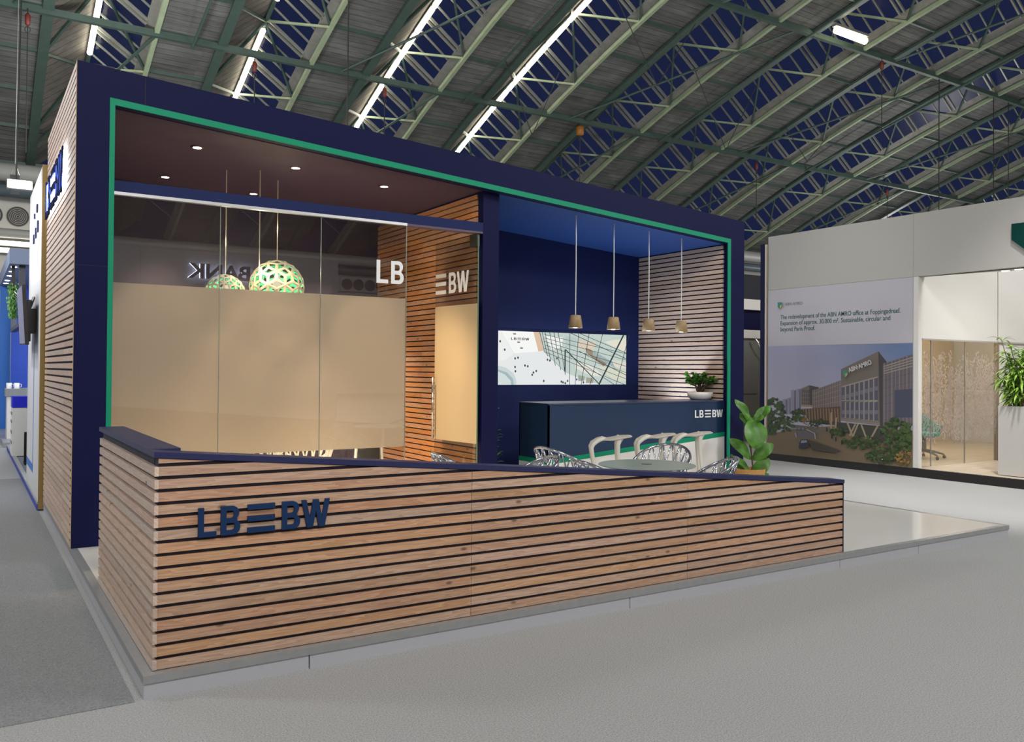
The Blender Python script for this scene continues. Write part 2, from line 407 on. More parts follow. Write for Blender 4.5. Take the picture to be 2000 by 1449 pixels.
for x, y, lab in ((35.3, 20.95, 'black cable dropping behind the white wall, left one'), (39.7, 20.95, 'black cable dropping behind the white wall, right one'), (41, 20.95, 'thin cable near the right picture edge'), (9.5, 24, 'pale cable hanging above the stand roof')):
    tag(MB().tube([(x, y, prof(y/U)-.1), (x, y, 4.5)], .022, 6).build('drop_cable', DARK), lab, 'cable')
# services along the hall's long walls
PIPE = mat('pale duct', (.50, .50, .48), .45, .2); VENT = mat('vent panel', (.55, .53, .48), .6)
for sy, nm in ((1, 'far'), (-1, 'opposite')):
    Y = 36.4*sy
    tag(MB().tube([(-25, Y-.8*sy, 8.62), (84, Y-.8*sy, 8.62)], .34, 16).build('air_duct', PIPE, smooth=True), 'upper pale duct along the %s hall wall' % nm, 'duct')
    tag(MB().tube([(-25, Y-.7*sy, 7.98), (84, Y-.7*sy, 7.98)], .24, 16).build('air_duct', mat('blue grey duct', (.13, .17, .20), .4, .3), smooth=True), 'lower blue grey duct along the %s hall wall' % nm, 'duct')
    tag(MB().tube([(-25, Y-.6*sy, 6.45), (84, Y-.6*sy, 6.45)], .17, 12).build('air_duct', PIPE, smooth=True), 'slim grey duct under the round vents of the %s wall' % nm, 'duct')
NOZ = mat('black vent', (.02, .02, .02), .5); NOZR = mat('vent ring', (.22, .21, .19), .4, .5)
vent0 = None
for k, (x, s) in enumerate([(.72+.84*j, 1) for j in range(-1, 3)]+[(20.9+.8*j, -1) for j in range(5)]+[(37.5+.84*j, 1) for j in range(6)]):
    lab = 'round black louvre vent in the pale panel on the hall wall'
    if vent0 is None:
        vent0 = thing('air_vent', lab, 'vent', (x, 36.35, 7.15), 0, 'round vents on the hall walls')
        MB().box(-.42, .42, -.10, .02, -.46, .46).build('panel', VENT, vent0, local=True)
        b = MB(); b.bm = bmesh.new(); b.lathe([(.001, 0), (.36, 0), (.36, .06), (.33, .06), (.33, .02)], n=28)
        b.bm.transform(Matrix.Rotation(PI/2, 4, 'X')@Matrix.Translation((0, 0, .1))); b.build('nozzle', NOZ, vent0, local=True)
        b = MB()
        for r in (.36, .29, .23, .17, .11, .05): b.tube([(r*math.cos(a), -.15, r*math.sin(a)) for a in [i*2*PI/24 for i in range(24)]], .010, 5, closed=True)
        b.build('louvre_ring', NOZR, vent0, local=True)
    else: dup(vent0, (x, 36.35*s, 7.15), 0 if s > 0 else PI)
for z in (6.12, 5.86):
    t = thing('strip_light', 'bright white strip light low on the far left hall wall, %s' % ('upper one' if z > 6 else 'lower one'), 'lamp', (-1, 36.0, z))
    MB().box(-4, 2.15-(.3 if z < 6 else 0), 35.95, 36.05, z-.08, z+.08).build('tube', emis('strip', (1, .93, .8), 4), t)
    MB().box(-4, 2.2, 36.05, 36.15, z-.1, z+.1).build('housing', GALV, t)
t = thing('floodlight', 'glaring white floodlight over the left aisle', 'lamp', (.95, 22, 5.75))
MB().box(.72, 1.22, 21.8, 22.0, 5.58, 5.78).build('housing', GALV, t)
MB().box(.76, 1.18, 21.78, 21.80, 5.60, 5.76).build('lens', emis('flood', (.85, .95, 1), 45), t)
MB().tube([(.9, 21.95, 5.78), (1.0, 21.95, prof(22/U)-.1)], .02, 6).build('cable', DARK, t)
t = thing('ballast_box', 'dark grey box hung on a wire bridle before the round vents', 'box', (.9, 24, 6.0))
MB().box(.86, 1.06, 23.95, 24.1, 5.82, 6.3).build('body', mat('dark grey box', (.04, .045, .05), .5), t)
MB().tube([(.87, 24, 6.3), (.96, 24, 6.6), (1.05, 24, 6.3)], .012, 5).tube([(.96, 24, 6.6), (1.0, 24, prof(24/U)-.05)], .010, 5).build('bridle', GALV, t)

# ================================================================== THE STAND
PF = .118                                     # platform floor level
X0, X1, Y0, Y1, YF = .76, 8.90, 4.535, 11.02, 8.03
pl = thing('stand_platform', 'raised white glossy exhibition floor with grey edge under the timber stand', 'platform', (4.8, 7.8, 0))
MB().box(X0+.05, X1-.05, Y0+.05, Y1, .02, PF-.002).build('floor_panel', CREAM, pl)
mb = MB(); e = .055
mb.box(X0, X1, Y0, Y0+e, .078, PF).box(X0, X0+e, Y0+e, Y1, .078, PF).box(X1-e, X1, Y0+e, Y1, .078, PF)
mb.build('edge_trim', ALU, pl)
mb = MB()
for a, b in ((X0, 1.605), (1.608, 3.9), (3.903, 6.2), (6.203, 7.33), (7.333, X1-.006)): mb.box(a+.004, b, Y0+.006, Y0+.03, 0, .078)
for a, b in ((Y0+.03, 8.2), (8.203, Y1)): mb.box(X0+.006, X0+.03, a, b, 0, .078); mb.box(X1-.03, X1-.006, a, b, 0, .078)
mb.build('skirting', WSKIRT, pl)

# ---- low timber fence ------------------------------------------------
fe = thing('slatted_fence', 'low fence of horizontal larch battens with navy sloping cap and LBBW lettering', 'fence', (.81, 4.59, PF))
P_, H_ = .065, .0460
FX0, FX1, FY0, FY1 = .81, 6.32, 4.592, 6.665
ztop = lambda x: 1.222-.0888*(x-FX0)
mb = MB()
for k in range(18):
    z = PF+.004+k*P_
    for a, b in ((FX0+.0205, 2.658), (2.661, 4.497), (4.50, FX1-.012)):
        # batten cut by the sloping cap
        x_end = FX0+(1.188-z)/.0888; zt = z+H_
        if x_end <= a: continue
        x2 = min(b, x_end)
        xt = FX0+(1.188-zt)/.0888
        if xt >= b: mb.box(a, b, FY0, FY0+.02, z, zt)
        elif xt <= a:
            q = [(a, FY0, z), (x2, FY0, z), (x2, FY0, min(zt, 1.188-.0888*(x2-FX0))), (a, FY0, 1.188-.0888*(a-FX0))]
            mb.prism(q, (0, .02, 0))
        else:
            q = [(a, FY0, z), (x2, FY0, z)]
            if x2 == b: q.append((b, FY0, 1.188-.0888*(b-FX0)))
            q += [(xt, FY0, zt), (a, FY0, zt)]
            mb.prism(q, (0, .02, 0))
mb.build('front_battens', WX, fe)
mb = MB()
for k in range(17):
    z = PF+.004+k*P_
    if z+H_ < 1.195: mb.box(FX0, FX0+.02, FY0-.004, FY1, z, z+H_)
mb.build('side_battens', WY, fe)
mb = MB()
mb.prism([(FX0+.022, FY0+.02, PF), (FX1, FY0+.02, PF), (FX1, FY0+.02, ztop(FX1)-.034), (FX0+.022, FY0+.02, 1.188)], (0, .10, 0))
mb.box(FX0+.02, FX0+.14, FY0+.12, FY1-.008, PF, 1.19)
mb.box(FX1-.010, FX1+.004, FY0, FY0+.13, PF, ztop(FX1)-.03)
mb.build('backing_panel', mat('dark navy backing', (.012, .011, .028), .6), fe)
mb = MB(); w = .155
mb.prism([(FX0-.004, FY0-.006, 1.192), (FX1+.006, FY0-.006, ztop(FX1)-.030), (FX1+.006, FY0-.006, ztop(FX1)), (FX0-.004, FY0-.006, 1.222)], (0, w, 0))
mb.box(FX0-.004, FX0+w, FY0+w-.006, FY1+.004, 1.192, 1.222)
mb.build('navy_cap', NAVYCAP, fe)

# ---- LBBW lettering as outlines: (outer loop, holes) in a unit-height box
def arc(cx, cy, rx, ry, a0, a1, n=8): return [(cx+rx*math.cos(math.radians(a0+(a1-a0)*i/n)), cy+ry*math.sin(math.radians(a0+(a1-a0)*i/n))) for i in range(n+1)]
s = .185
def glyph_B(w=.66):
    out = [(0, 0), (w-.25, 0)]+arc(w-.25, .27, .25, .27, -90, 60, 9)+arc(w-.28, .755, .235, .245, -50, 90, 9)+[(0, 1)]
    h1 = [(s, .16), (w-.28, .16)]+arc(w-.28, .285, .10, .125, -90, 90, 8)+[(s, .41)]
    h2 = [(s, .58), (w-.30, .58)]+arc(w-.30, .71, .09, .13, -90, 90, 8)+[(s, .84)]
    return [out, h1, h2]
GL = [('L', 0, [[(0, 0), (.60, 0), (.60, .165), (s, .165), (s, 1), (0, 1)]]),
      ('B', .75, glyph_B()),
      ('bars', 1.66, None),
      ('B', 2.88, glyph_B()),
      ('W', 3.60, [[(.20, 0), (.42, 0), (.53, .60), (.64, 0), (.86, 0), (1.05, 1), (.88, 1), (.755, .32), (.63, 1), (.43, 1), (.31, .32), (.17, 1), (0, 1)]])]
def solid(loops, depth):
    cu = bpy.data.curves.new('t', 'CURVE'); cu.dimensions = '2D'; cu.fill_mode = 'BOTH'; cu.extrude = depth/2
    for lp in loops:
        sp = cu.splines.new('POLY'); sp.points.add(len(lp)-1); sp.use_cyclic_u = True
        for i, q in enumerate(lp): sp.points[i].co = (q[0], q[1], 0, 1)
    ob = bpy.data.objects.new('t', cu); C.objects.link(ob)
    me = bpy.data.meshes.new_from_object(ob.evaluated_get(bpy.context.evaluated_depsgraph_get()))
    bpy.data.objects.remove(ob); return me
def frame(orig, right, up=(0, 0, 1)):
    r, u = Vector(right).normalized(), Vector(up).normalized(); n = r.cross(u)   # n points to the reader
    M = Matrix((r, u, n)).transposed().to_4x4(); M.translation = Vector(orig); return M
def put(me, name, M, mt, parent):
    me.transform(Matrix.Translation(-wloc(parent) if parent else Vector((0, 0, 0)))@M)
    me.name = name; me.materials.clear(); me.materials.append(mt)
    o = bpy.data.objects.new(name, me); C.objects.link(o); o.parent = parent; return o
def logo(M, h, wscale, depth, mt, parent, which='L B bars B W', sub=True):
    i = 0
    for nm, x, lp in GL:
        i += 1
        if which != 'all' and i not in which: continue
        if lp is None:
            loops = [[(0, a), (.96, a), (.96, a+.185), (0, a+.185)] for a in (.0, .405, .81)]
        else: loops = lp
        loops = [[((x+q[0])*wscale*h, q[1]*h) for q in l] for l in loops]
        me = solid(loops, depth)
        nmn = {'L': 'letter_l', 'B': 'letter_b', 'W': 'letter_w', 'bars': 'three_bars'}[nm]
        put(me, nmn, M, mt, parent)
lg = MB().box(1.02, 1.021, 4.60, 4.601, .85, .851).build('logo_lettering', NAVYLET, fe)
logo(frame((1.022, FY0-.010, .770), (1, 0, 0)), .151, 4.69/4.65, .016, NAVYLET, lg, 'all')

# ---- portal frame ---------------------------------------------------------
zt = lambda x: 4.243-.0684*(x-X0)              # sloping top of the stand
zg = lambda x: 3.969-.0711*(x-1.02)            # outer edge of green band
zi = lambda x: zg(x)-.056
pf = thing('portal_frame', 'tall navy portal front of the stand with sloping top and green inner line', 'frame', (X0, YF, PF))
XA, XB = X0+.004, 8.895
mb = MB()
def slab(pts, y0, y1): mb.prism([(x, y0, z) for x, z in pts], (0, y1-y0, 0))
slab([(XA, PF), (1.02, PF), (1.02, zg(1.02)), (XA, zg(1.02)+.02)], YF, YF+.12)
slab([(8.638, PF), (XB, PF), (XB, zg(8.638)), (8.638, zg(8.638))], YF, YF+.06)
slab([(XA, zg(1.02)+.02), (1.02, zg(1.02)), (8.638, zg(8.638)), (XB, zg(8.638)), (XB, zt(XB)), (XA, zt(XA))], YF, YF+.12)
slab([(1.02, PF), (1.056, PF), (1.056, zi(1.06)), (1.02, zg(1.02))], YF+.012, YF+.12); slab([(8.612, PF), (8.638, PF), (8.638, zg(8.638)), (8.612, zi(8.585))], YF+.012, YF+.06)
slab([(1.056, zi(1.062)+.006), (8.612, zi(8.585)+.006), (8.638, zg(8.638)), (1.02, zg(1.02))], YF+.012, YF+.12)
mb.build('fascia', NAVY, pf)
mb = MB()
slab([(1.02, PF), (1.062, PF), (1.062, zi(1.06)), (1.02, zg(1.02))], YF-.002, YF+.012)
slab([(8.585, PF), (8.638, PF), (8.638, zg(8.638)), (8.585, zi(8.585))], YF-.002, YF+.012)
slab([(1.062, zi(1.062)), (8.585, zi(8.585)), (8.638, zg(8.638)), (1.02, zg(1.02))], YF-.002, YF+.012)
mb.build('green_band', GREEN, pf)
mb = MB().box(1.300, 1.303, YF-.0008, YF, zg(1.3), zt(1.3)); mb.box(XA, 1.02, YF-.0008, YF, 2.508, 2.511)
mb.build('panel_joint', mat('dark joint', (.004, .004, .01), .6), pf)
# roof/ceiling boards
cl = MB(); YBk = 11.0
cl.hexa([(1.06, YF+.12, zi(1.06)), (4.84, YF+.12, zi(4.84)), (4.84, YBk, zi(4.84)), (1.06, YBk, zi(1.06)),
         (1.06, YF+.12, zi(1.06)+.04), (4.84, YF+.12, zi(4.84)+.04), (4.84, YBk, zi(4.84)+.04), (1.06, YBk, zi(1.06)+.04)])
tag(cl.build('stand_ceiling', AUBER), 'aubergine ceiling board over the glazed meeting room', 'ceiling')
cl = MB()
cl.hexa([(4.842, YF+.12, zi(4.842)), (8.66, YF+.12, zi(8.66)), (8.66, YBk, zi(8.66)), (4.842, YBk, zi(4.842)),
         (4.842, YF+.12, zi(4.842)+.04), (8.66, YF+.12, zi(8.66)+.04), (8.66, YBk, zi(8.66)+.04), (4.842, YBk, zi(4.842)+.04)])
tag(cl.build('stand_ceiling', mat('blue ceiling board', (.022, .062, .23), .6, spec=.2)), 'blue ceiling board over the bar counter', 'ceiling')
# left side wall clad with battens, carries lit letters
sw = thing('side_wall', 'tall left side wall of the stand clad in horizontal larch battens', 'wall', (X0, 9.5, PF))
MB().prism([(X0+.024, YF+.001, PF), (X0+.024, YBk, PF), (X0+.024, YBk, 4.22), (X0+.024, YF+.001, 4.236)], (.27, 0, 0)).build('backing_panel', mat('violet backing', (.065, .055, .085), .6, spec=.1), sw)
mb = MB(); k = 0
while PF+.006+k*.0655+.046 < 4.236:
    z = PF+.006+k*.0655; mb.box(X0, X0+.022, YF+.003, YBk, z, z+.046); k += 1
mb.build('battens', WY, sw)
MB().box(X0-.001, X0+.004, YF-.001, YF+.003, PF, 4.24).build('corner_edge', mat('raw board edge', (.42, .27, .10), .6), sw)
sg = thing('halo_sign', 'navy LBBW halo-lit letters standing off the left side wall', 'sign', (X0-.05, 9.7, 3.3))
HL = emis('halo light', (.95, .96, 1), 60)
Ms = frame((X0-.034, 10.70, 3.265), (0, -1, 0))
logo(Ms, .405, 1.023, .012, mat('halo letter face', (.006, .012, .06), .8, spec=.02), sg, 'all')
mb = MB()
for x, w2 in ((.04, .5), (.78, .56), (1.7, .85), (2.92, .56), (3.72, .85)):
    y = 10.70-x*.414; mb.box(X0-.026, X0-.021, y-w2*.40, y, 3.30, 3.64)
mb.build('led_back', HL, sg)
# right side wall
rw = thing('side_wall', 'right side wall of the bar clad in pale horizontal battens', 'wall', (8.62, 9, PF))
MB().prism([(8.64, YF+.061, PF), (8.64, YBk, PF), (8.64, YBk, zi(8.64)), (8.64, YF+.061, zi(8.64))], (.24, 0, 0)).build('backing_panel', NAVY, rw)
mb = MB(); k = 0
while PF+.006+k*P_+.0475 < 3.375:
    z = PF+.006+k*P_; mb.box(8.615, 8.639, YF+.125, 9.86, z, z+.0475); k += 1
mb.build('battens', wood('larch battens bar', 1, ((.42, .28, .20), (.66, .50, .40)), seg0=8.0, seg=1.9), rw)
# divider wall
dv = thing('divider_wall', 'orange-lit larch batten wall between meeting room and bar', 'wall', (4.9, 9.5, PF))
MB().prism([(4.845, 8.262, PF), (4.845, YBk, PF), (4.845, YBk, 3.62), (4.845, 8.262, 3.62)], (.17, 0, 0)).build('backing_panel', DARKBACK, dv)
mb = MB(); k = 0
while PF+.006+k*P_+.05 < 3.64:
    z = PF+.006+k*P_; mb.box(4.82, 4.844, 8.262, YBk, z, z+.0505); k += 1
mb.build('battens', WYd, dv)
cm = thing('column', 'navy column between the glass room and the bar', 'column', (4.93, 8.2, PF))
MB().prism([(4.836, 8.15, PF), (5.045, 8.15, PF), (5.045, 8.15, 3.629), (4.836, 8.15, 3.643)], (0, .11, 0)).build('shaft', NAVY, cm)
# back walls
tag(MB().box(1.055, 4.84, 11.0, 11.06, PF, 3.95).build('back_wall', mat('dark plum wall', (.030, .022, .040), .6)), 'dark rear wall inside the glazed meeting room', 'wall')
tag(MB().box(5.016, 8.64, 9.861, 9.93, PF, 3.63).build('back_wall', NAVYIN), 'navy rear wall behind the bar carrying the bright screen', 'wall')
tag(MB().box(5.016, 8.88, 11.0, 11.06, PF, 3.66).build('back_wall', NAVY), 'navy outer rear wall behind the bar store', 'wall')

# ---- glass front of the meeting room -----------------------------------------
bm_ = thing('glazing_beam', 'navy beam with a pale metal rail above the glass panes', 'beam', (3, 8.15, 3.17))
MB().box(1.062, 4.836, 8.15, 8.27, 3.185, 3.285).build('beam', NAVYIN, bm_)
MB().box(1.062, 3.905, 8.146, 8.20, 3.160, 3.187).build('rail', mat('satin rail', (.55, .55, .56), .35, .7), bm_)
MB().box(3.907, 4.836, 8.152, 8.26, 3.163, 3.185).build('door_head', mat('plum soffit', (.09, .06, .10), .5), bm_)
gx = [1.064, 1.992, 2.972, 3.908]
for i in range(3):
    a, b = gx[i]+.002, gx[i+1]-.002
    g = thing('glass_pane', ('tall glass pane with frosted band, next to the green frame', 'middle tall glass pane with frosted band behind the round lamps', 'tall glass pane with frosted band and large white letters LB')[i], 'glass', ((a+b)/2, 8.17, PF))
    MB().box(a, b, 8.166, 8.176, PF+.01, 3.165).build('pane', GLASS, g)
    MB().box(a, b, 8.1775, 8.1790, .832, 2.391).build('frosted_film', FROST, g)
    mb = MB().box(b-.001, b+.003, 8.163, 8.179, PF+.01, 3.165)
    mb.build('pane_edge', mat('glass edge green', (.30, .34, .28), .2), g)
    if i == 2:
        lt = MB().box(3.60, 3.601, 8.1655, 8.166, 2.53, 2.531).build('lettering', WLET, g)
        logo(frame((3.566, 8.1615, 2.539), (1, 0, 0)), .239, .92, .003, WLET, lt, (1, 2))
# open glass door, hinged at the column
hx, hy, fx, fy = 4.794, 8.17, 4.708, 9.02
dr = thing('glass_door', 'open glass door with frosted band, long handle and white letters BW', 'door', (hx, hy, PF))
dvx = Vector((fx-hx, fy-hy, 0)); dl = dvx.length; dn = dvx.normalized(); nn = Vector((-dn.y, dn.x, 0)) # nn towards meeting room (-x)
if nn.x > 0: nn = -nn
def dplate(a, b, z0, z1, off, th):
    p0 = Vector((hx, hy, 0))+dn*a+nn*off; p1 = Vector((hx, hy, 0))+dn*b+nn*off
    q = nn*th
    return [(*(p0)[:2], z0), (*(p1)[:2], z0), (*(p1+q)[:2], z0), (*(p0+q)[:2], z0), (*(p0)[:2], z1), (*(p1)[:2], z1), (*(p1+q)[:2], z1), (*(p0+q)[:2], z1)]
MB().hexa(dplate(0, dl, PF+.02, 3.14, 0, .010)).build('pane', GLASS, dr)
FROST2 = frosted('frosted door film', (.62, .50, .32), .3)
MB().hexa(dplate(0.002, dl-.002, .822, 2.387, .0105, .001)).build('frosted_film', FROST2, dr)
MB().hexa(dplate(.0, .14, 3.02, 3.155, -.012, .034)).build('hinge', mat('dark hinge plate', (.05, .045, .04), .4, .6), dr)
MB().hexa(dplate(.0, .14, PF+.02, PF+.12, -.012, .034)).build('hinge', mat('dark hinge plate low', (.05, .045, .04), .4, .6), dr)
MB().hexa(dplate(-.004, .0, PF+.02, 3.14, -.002, .014)).build('pane_edge', mat('green glass edge', (.10, .20, .12), .2), dr)
mb = MB(); hp = Vector((hx, hy, 0))+dn*(dl-.03)+nn*.055
mb.tube([(*hp[:2], .83), (*hp[:2], 1.56)], .012, 10)
for z in (.95, 1.45): mb.tube([(*hp[:2], z), (*(hp-nn*.05)[:2], z)], .008, 8)
mb.build('handle', CHROME, dr, smooth=True)
lt = MB().hexa(dplate(.4, .401, 2.5, 2.501, .012, .001)).build('lettering', WLET, dr)
p0 = Vector((hx, hy, 0))+dn*(dl-.012)+nn*.0125
# letters: bars at free edge, then B, W towards the hinge
S3 = (4.70-1.66)*.24
logo(frame((*(p0-dn*(-1.66*.24*.94))[:2], 2.531), -dn), .24, .94, .003, WLET, lt, (3, 4, 5))

# ---- ceiling downlights
dl0 = None
for x, y, lab in ((1.925, 8.86, 'round warm downlight in the aubergine ceiling, front row left'), (2.93, 8.85, 'round warm downlight in the aubergine ceiling, front row middle'),
                  (3.95, 8.85, 'round warm downlight in the aubergine ceiling, front row right'), (1.92, 10.45, 'round warm downlight in the aubergine ceiling, back row left'),
                  (2.94, 10.46, 'round warm downlight in the aubergine ceiling, beside the lamp cords'), (3.95, 10.46, 'round warm downlight hidden behind the beam, back row right')):
    z = zi(x)
    if dl0 is None:
        dl0 = thing('downlight', lab, 'lamp', (x, y, z), 0, 'downlights in the meeting room ceiling')
        MB().lathe([(.042, -.004), (.066, -.004), (.068, -.001), (.042, .002)], n=24, cap=False).build('trim_ring', mat('bronze ring', (.10, .06, .04), .4, .7), dl0, local=True, smooth=True)
        MB().lathe([(.001, -.003), (.045, -.003), (.045, 0)], n=20, cap=False).build('bulb', WARMB, dl0, local=True)
    else: dup(dl0, (x, y, z), 0, lab)
    lamp('SPOT', (x, y, z-.03), 950, (1, .74, .48), .05, (x, y-(.45 if y < 9 else 0), 0), 1.15, 1.0)

for x in (1.38, 2.18, 2.86, 3.52):  # invented uplighters, unseen, added for a warm glow low on the film
    t = thing('added_uplight', 'added unseen uplighter on the floor behind the frosted panes, %s' % {1.38: 'leftmost', 2.18: 'second from left', 2.86: 'second from right', 3.52: 'rightmost'}[x], 'lamp', (x, 8.52, PF), 0, 'added floor uplighters')
    MB().lathe([(.06, 0), (.06, .02), (.035, .03), (.045, .10), (.040, .10), (.03, .04)], n=20, cap=False).build('body', BLACK, t, local=True)
    MB().lathe([(.001, .06), (.032, .06)], n=16, cap=False).build('bulb', emis('added uplight bulb', (1, .80, .5), 6), t, local=True)
    lamp('POINT', (x, 8.52, PF+.17), 13, (1, .76, .46), .05)

# ---- pendants over the table: geodesic timber shades
def kite_ball(R):
    b = bmesh.new(); bmesh.ops.create_icosphere(b, subdivisions=2, radius=R)
    out = bmesh.new(); cache = {}
    def V(p):
        p = p.normalized()*R; k = (round(p.x, 5), round(p.y, 5), round(p.z, 5))
        if k not in cache: cache[k] = out.verts.new(p)
        return cache[k]
    rnd = random.Random(3)
    for ed in b.edges:
        c1, c2 = [f.calc_center_median() for f in ed.link_faces]
        out.faces.new([V(ed.verts[0].co), V(c1), V(ed.verts[1].co), V(c2)])
    bmesh.ops.recalc_face_normals(out, faces=out.faces)
    b.free()
    r = bmesh.ops.inset_individual(out, faces=out.faces[:], thickness=R*.050, use_even_offset=True)
    inner = [f for f in out.faces if f not in set(r['faces'])]
    bmesh.ops.delete(out, geom=inner, context='FACES')
    me = bpy.data.meshes.new('ball'); out.to_mesh(me); out.free(); return me
VEN = mat('pale birch veneer', (.80, .68, .46), .5, emit=(1, .74, .40), es=.0); GVEN = mat('green painted veneer', (.02, .42, .22), .5)
def geo_lamp(x, y, zc, R, zceil, lab, power):
    t = thing('geodesic_pendant', lab, 'lamp', (x, y, zc), 0, 'geodesic timber pendants')
    me = kite_ball(R); me.materials.append(VEN)
    o = bpy.data.objects.new('shade', me); C.objects.link(o); o.parent = t
    sm = o.modifiers.new('s', 'SOLIDIFY'); sm.thickness = .004; sm.offset = 0
    me2 = kite_ball(R*.985); me2.materials.append(GVEN)
    o2 = bpy.data.objects.new('shade_lining', me2); C.objects.link(o2); o2.parent = t; o2['label'] = 'green inner face of the shade'
    MB().tube([(0, 0, R+.0), (0, 0, zceil-zc)], .0055, 6).build('cord', mat('cream cord', (.75, .68, .52), .6), t, local=True)
    MB().lathe([(.02, R*.45), (.03, R*.4), (.05, R*.1), (.045, 0), (.02, -.05), (.001, -.06)], n=16).build('bulb', emis('frosted bulb', (1, .84, .6), 1.0), t, local=True, smooth=True)
    MB().tube([(0, 0, R*.45), (0, 0, R)], .006, 6).build('stem', BLACK, t, local=True)
    lamp('POINT', (x, y, zc-.10), power, (1, .76, .48), .03)
    lamp('POINT', (x+.0, y-.0, zc+R+.35), power*.18, (1, .8, .55), .04)
geo_lamp(2.385, 9.54, 2.455, .215, zi(2.385), 'smaller round lattice pendant with green lining, left of the big one', 10)
geo_lamp(2.955, 9.54, 2.565, .305, zi(2.955), 'large round lattice timber pendant with green lining behind glass', 16)
geo_lamp(2.67, 9.25, 2.13, .25, zi(2.67), 'lowest round lattice pendant glowing behind the frosted band', 45)

# ---- bar: screen, counter, pendants ------------------------------------------
tv = thing('wall_screen', 'long bright screen showing an aerial view of a glass lobby', 'screen', (7.15, 9.85, 1.8))
SX0, SX1, SZ0, SZ1 = 6.00, 8.345, 1.443, 2.18
MB().box(SX0+.03, SX1-.03, 9.83, 9.861, SZ0+.03, SZ1-.03).build('housing', DARK, tv)
EM = {}
def em(c, st=1.15):
    if c not in EM: EM[c] = emis('screen colour', c, st)
    return EM[c]
scr = MB(); smats = []
def sp(pts, col):
    """polygon on the screen in picture coordinates 0..1660 by 0..690, y down"""
    mt_ = em(col)
    if mt_ not in smats: smats.append(mt_)
    scr.mi = smats.index(mt_); scr.cnt = getattr(scr, 'cnt', 0)+1
    y = 9.829-.00004*scr.cnt
    w = SX1-6.089
    scr.poly([(6.089+px/1660*w, y, SZ1-py/690*(SZ1-SZ0)) for px, py in pts])
def sline(x0, y0, x1, y1, w, col):
    dx, dy = x1-x0, y1-y0; l = math.hypot(dx, dy); nx, ny = -dy/l*w/2, dx/l*w/2
    sp([(x0+nx, y0+ny), (x1+nx, y1+ny), (x1-nx, y1-ny), (x0-nx, y0-ny)], col)
FLO = (.68, .70, .70); DK = (.03, .045, .05)
sp([(-65, 0), (1660, 0), (1660, 690), (-65, 690)], FLO)
sp([(30, 0), (420, 0), (485, 255), (190, 285)], (.80, .81, .79))
sp([(-65, 0), (30, 0), (180, 290), (90, 370), (-65, 400)], (.74, .75, .74))
sp([(-65, 440), (0, 445), (90, 470), (180, 540), (215, 620), (215, 690), (-65, 690)], (.50, .58, .58))
sp([(-65, 500), (0, 495), (100, 530), (175, 610), (185, 690), (-65, 690)], (.33, .42, .43))
sp([(-65, 530), (0, 520), (80, 560), (150, 640), (155, 690), (-65, 690)], (.56, .63, .62))
sp([(420, 0), (500, 0), (550, 240), (485, 255)], (.62, .45, .33))
sp([(500, 0), (1660, 0), (1660, 690), (1280, 690), (950, 580), (820, 520), (550, 250)], (.47, .55, .51))
sp([(560, 40), (800, 60), (780, 190), (650, 230)], (.74, .76, .72)); sp([(830, 40), (980, 60), (960, 180), (830, 190)], (.42, .50, .48))
sp([(1000, 80), (1250, 120), (1180, 250), (1000, 200)], (.60, .52, .42)); sp([(1350, 100), (1660, 40), (1660, 240), (1500, 180)], (.66, .64, .54))
sp([(1090, 190), (1160, 210), (1390, 400), (1340, 440), (1120, 270)], (.28, .22, .16)); sp([(1200, 230), (1560, 430), (1500, 460), (1190, 290)], (.30, .38, .38))
sp([(1000, 380), (1150, 420), (1400, 600), (1150, 560), (960, 470)], (.66, .66, .60)); sp([(1240, 430), (1660, 500), (1660, 640), (1500, 640)], (.58, .60, .50))
sp([(1450, 350), (1660, 380), (1660, 470), (1500, 450)], (.62, .60, .52)); sp([(1000, 560), (1090, 580), (1080, 640), (1000, 640)], (.30, .33, .28)); sp([(1110, 590), (1210, 610), (1200, 670), (1100, 670)], (.32, .32, .26))
for a in ((330, 0, 0, 0),): pass
for k, (xa, xb) in enumerate(((500, 560), (530, 600), (565, 640), (625, 700), (680, 770), (735, 830), (885, 885), (1000, 960), (1140, 1040), (1325, 1160), (1620, 1280), (1700, 1520))):
    y0 = 0; yb = 250+k*62 if k < 6 else 690
    sline(xa, 0, xb, min(yb, 690), 7 if k < 10 else 20 if k == 10 else 8, DK)
for k in range(10):
    x0 = 560+k*10; sline(560, 30+k*45, 1660, 260+k*88, 6, DK) if k < 6 else None
sline(830, 220, 1290, 690, 12, DK); sline(825, 220, 825, 520, 16, DK); sline(550, 250, 840, 530, 5, (.2, .24, .24)); sline(900, 0, 1660, 330, 8, DK); sline(1020, 0, 1660, 250, 7, DK); sline(890, 300, 1490, 690, 7, DK)
sline(1010, 240, 1660, 560, 8, DK)
for px, py in ((20, 135), (75, 240), (200, 350), (235, 340), (200, 460), (205, 515), (320, 440), (355, 450), (410, 560), (425, 530), (460, 510), (555, 640), (600, 360), (630, 370), (780, 650), (830, 670), (800, 660), (860, 640), (980, 620), (1070, 660), (720, 340)):
    sp([(px-9, py-12), (px+3, py-16), (px+10, py), (px+4, py+17), (px-5, py+15), (px-12, py+4)], (.05, .06, .08))
for px, py in ((190, 35), (240, 140), (275, 215)): sp([(px-17, py-9), (px+17, py-8), (px+17, py+9), (px-15, py+9)], (.16, .15, .14))
scr.build('picture', smats, tv, fix=False)
pic = [o for o in C.objects if o.name.startswith('picture') and o.parent == tv][0]
lm = emis('screen lettering', (.03, .03, .04), 1)
logo(frame((6.089+145/1660*2.256, 9.8215, SZ1-112/690*.737), (1, 0, -.01)), .034, 1.9, .0004, lm, tv, 'all')

RG = math.radians
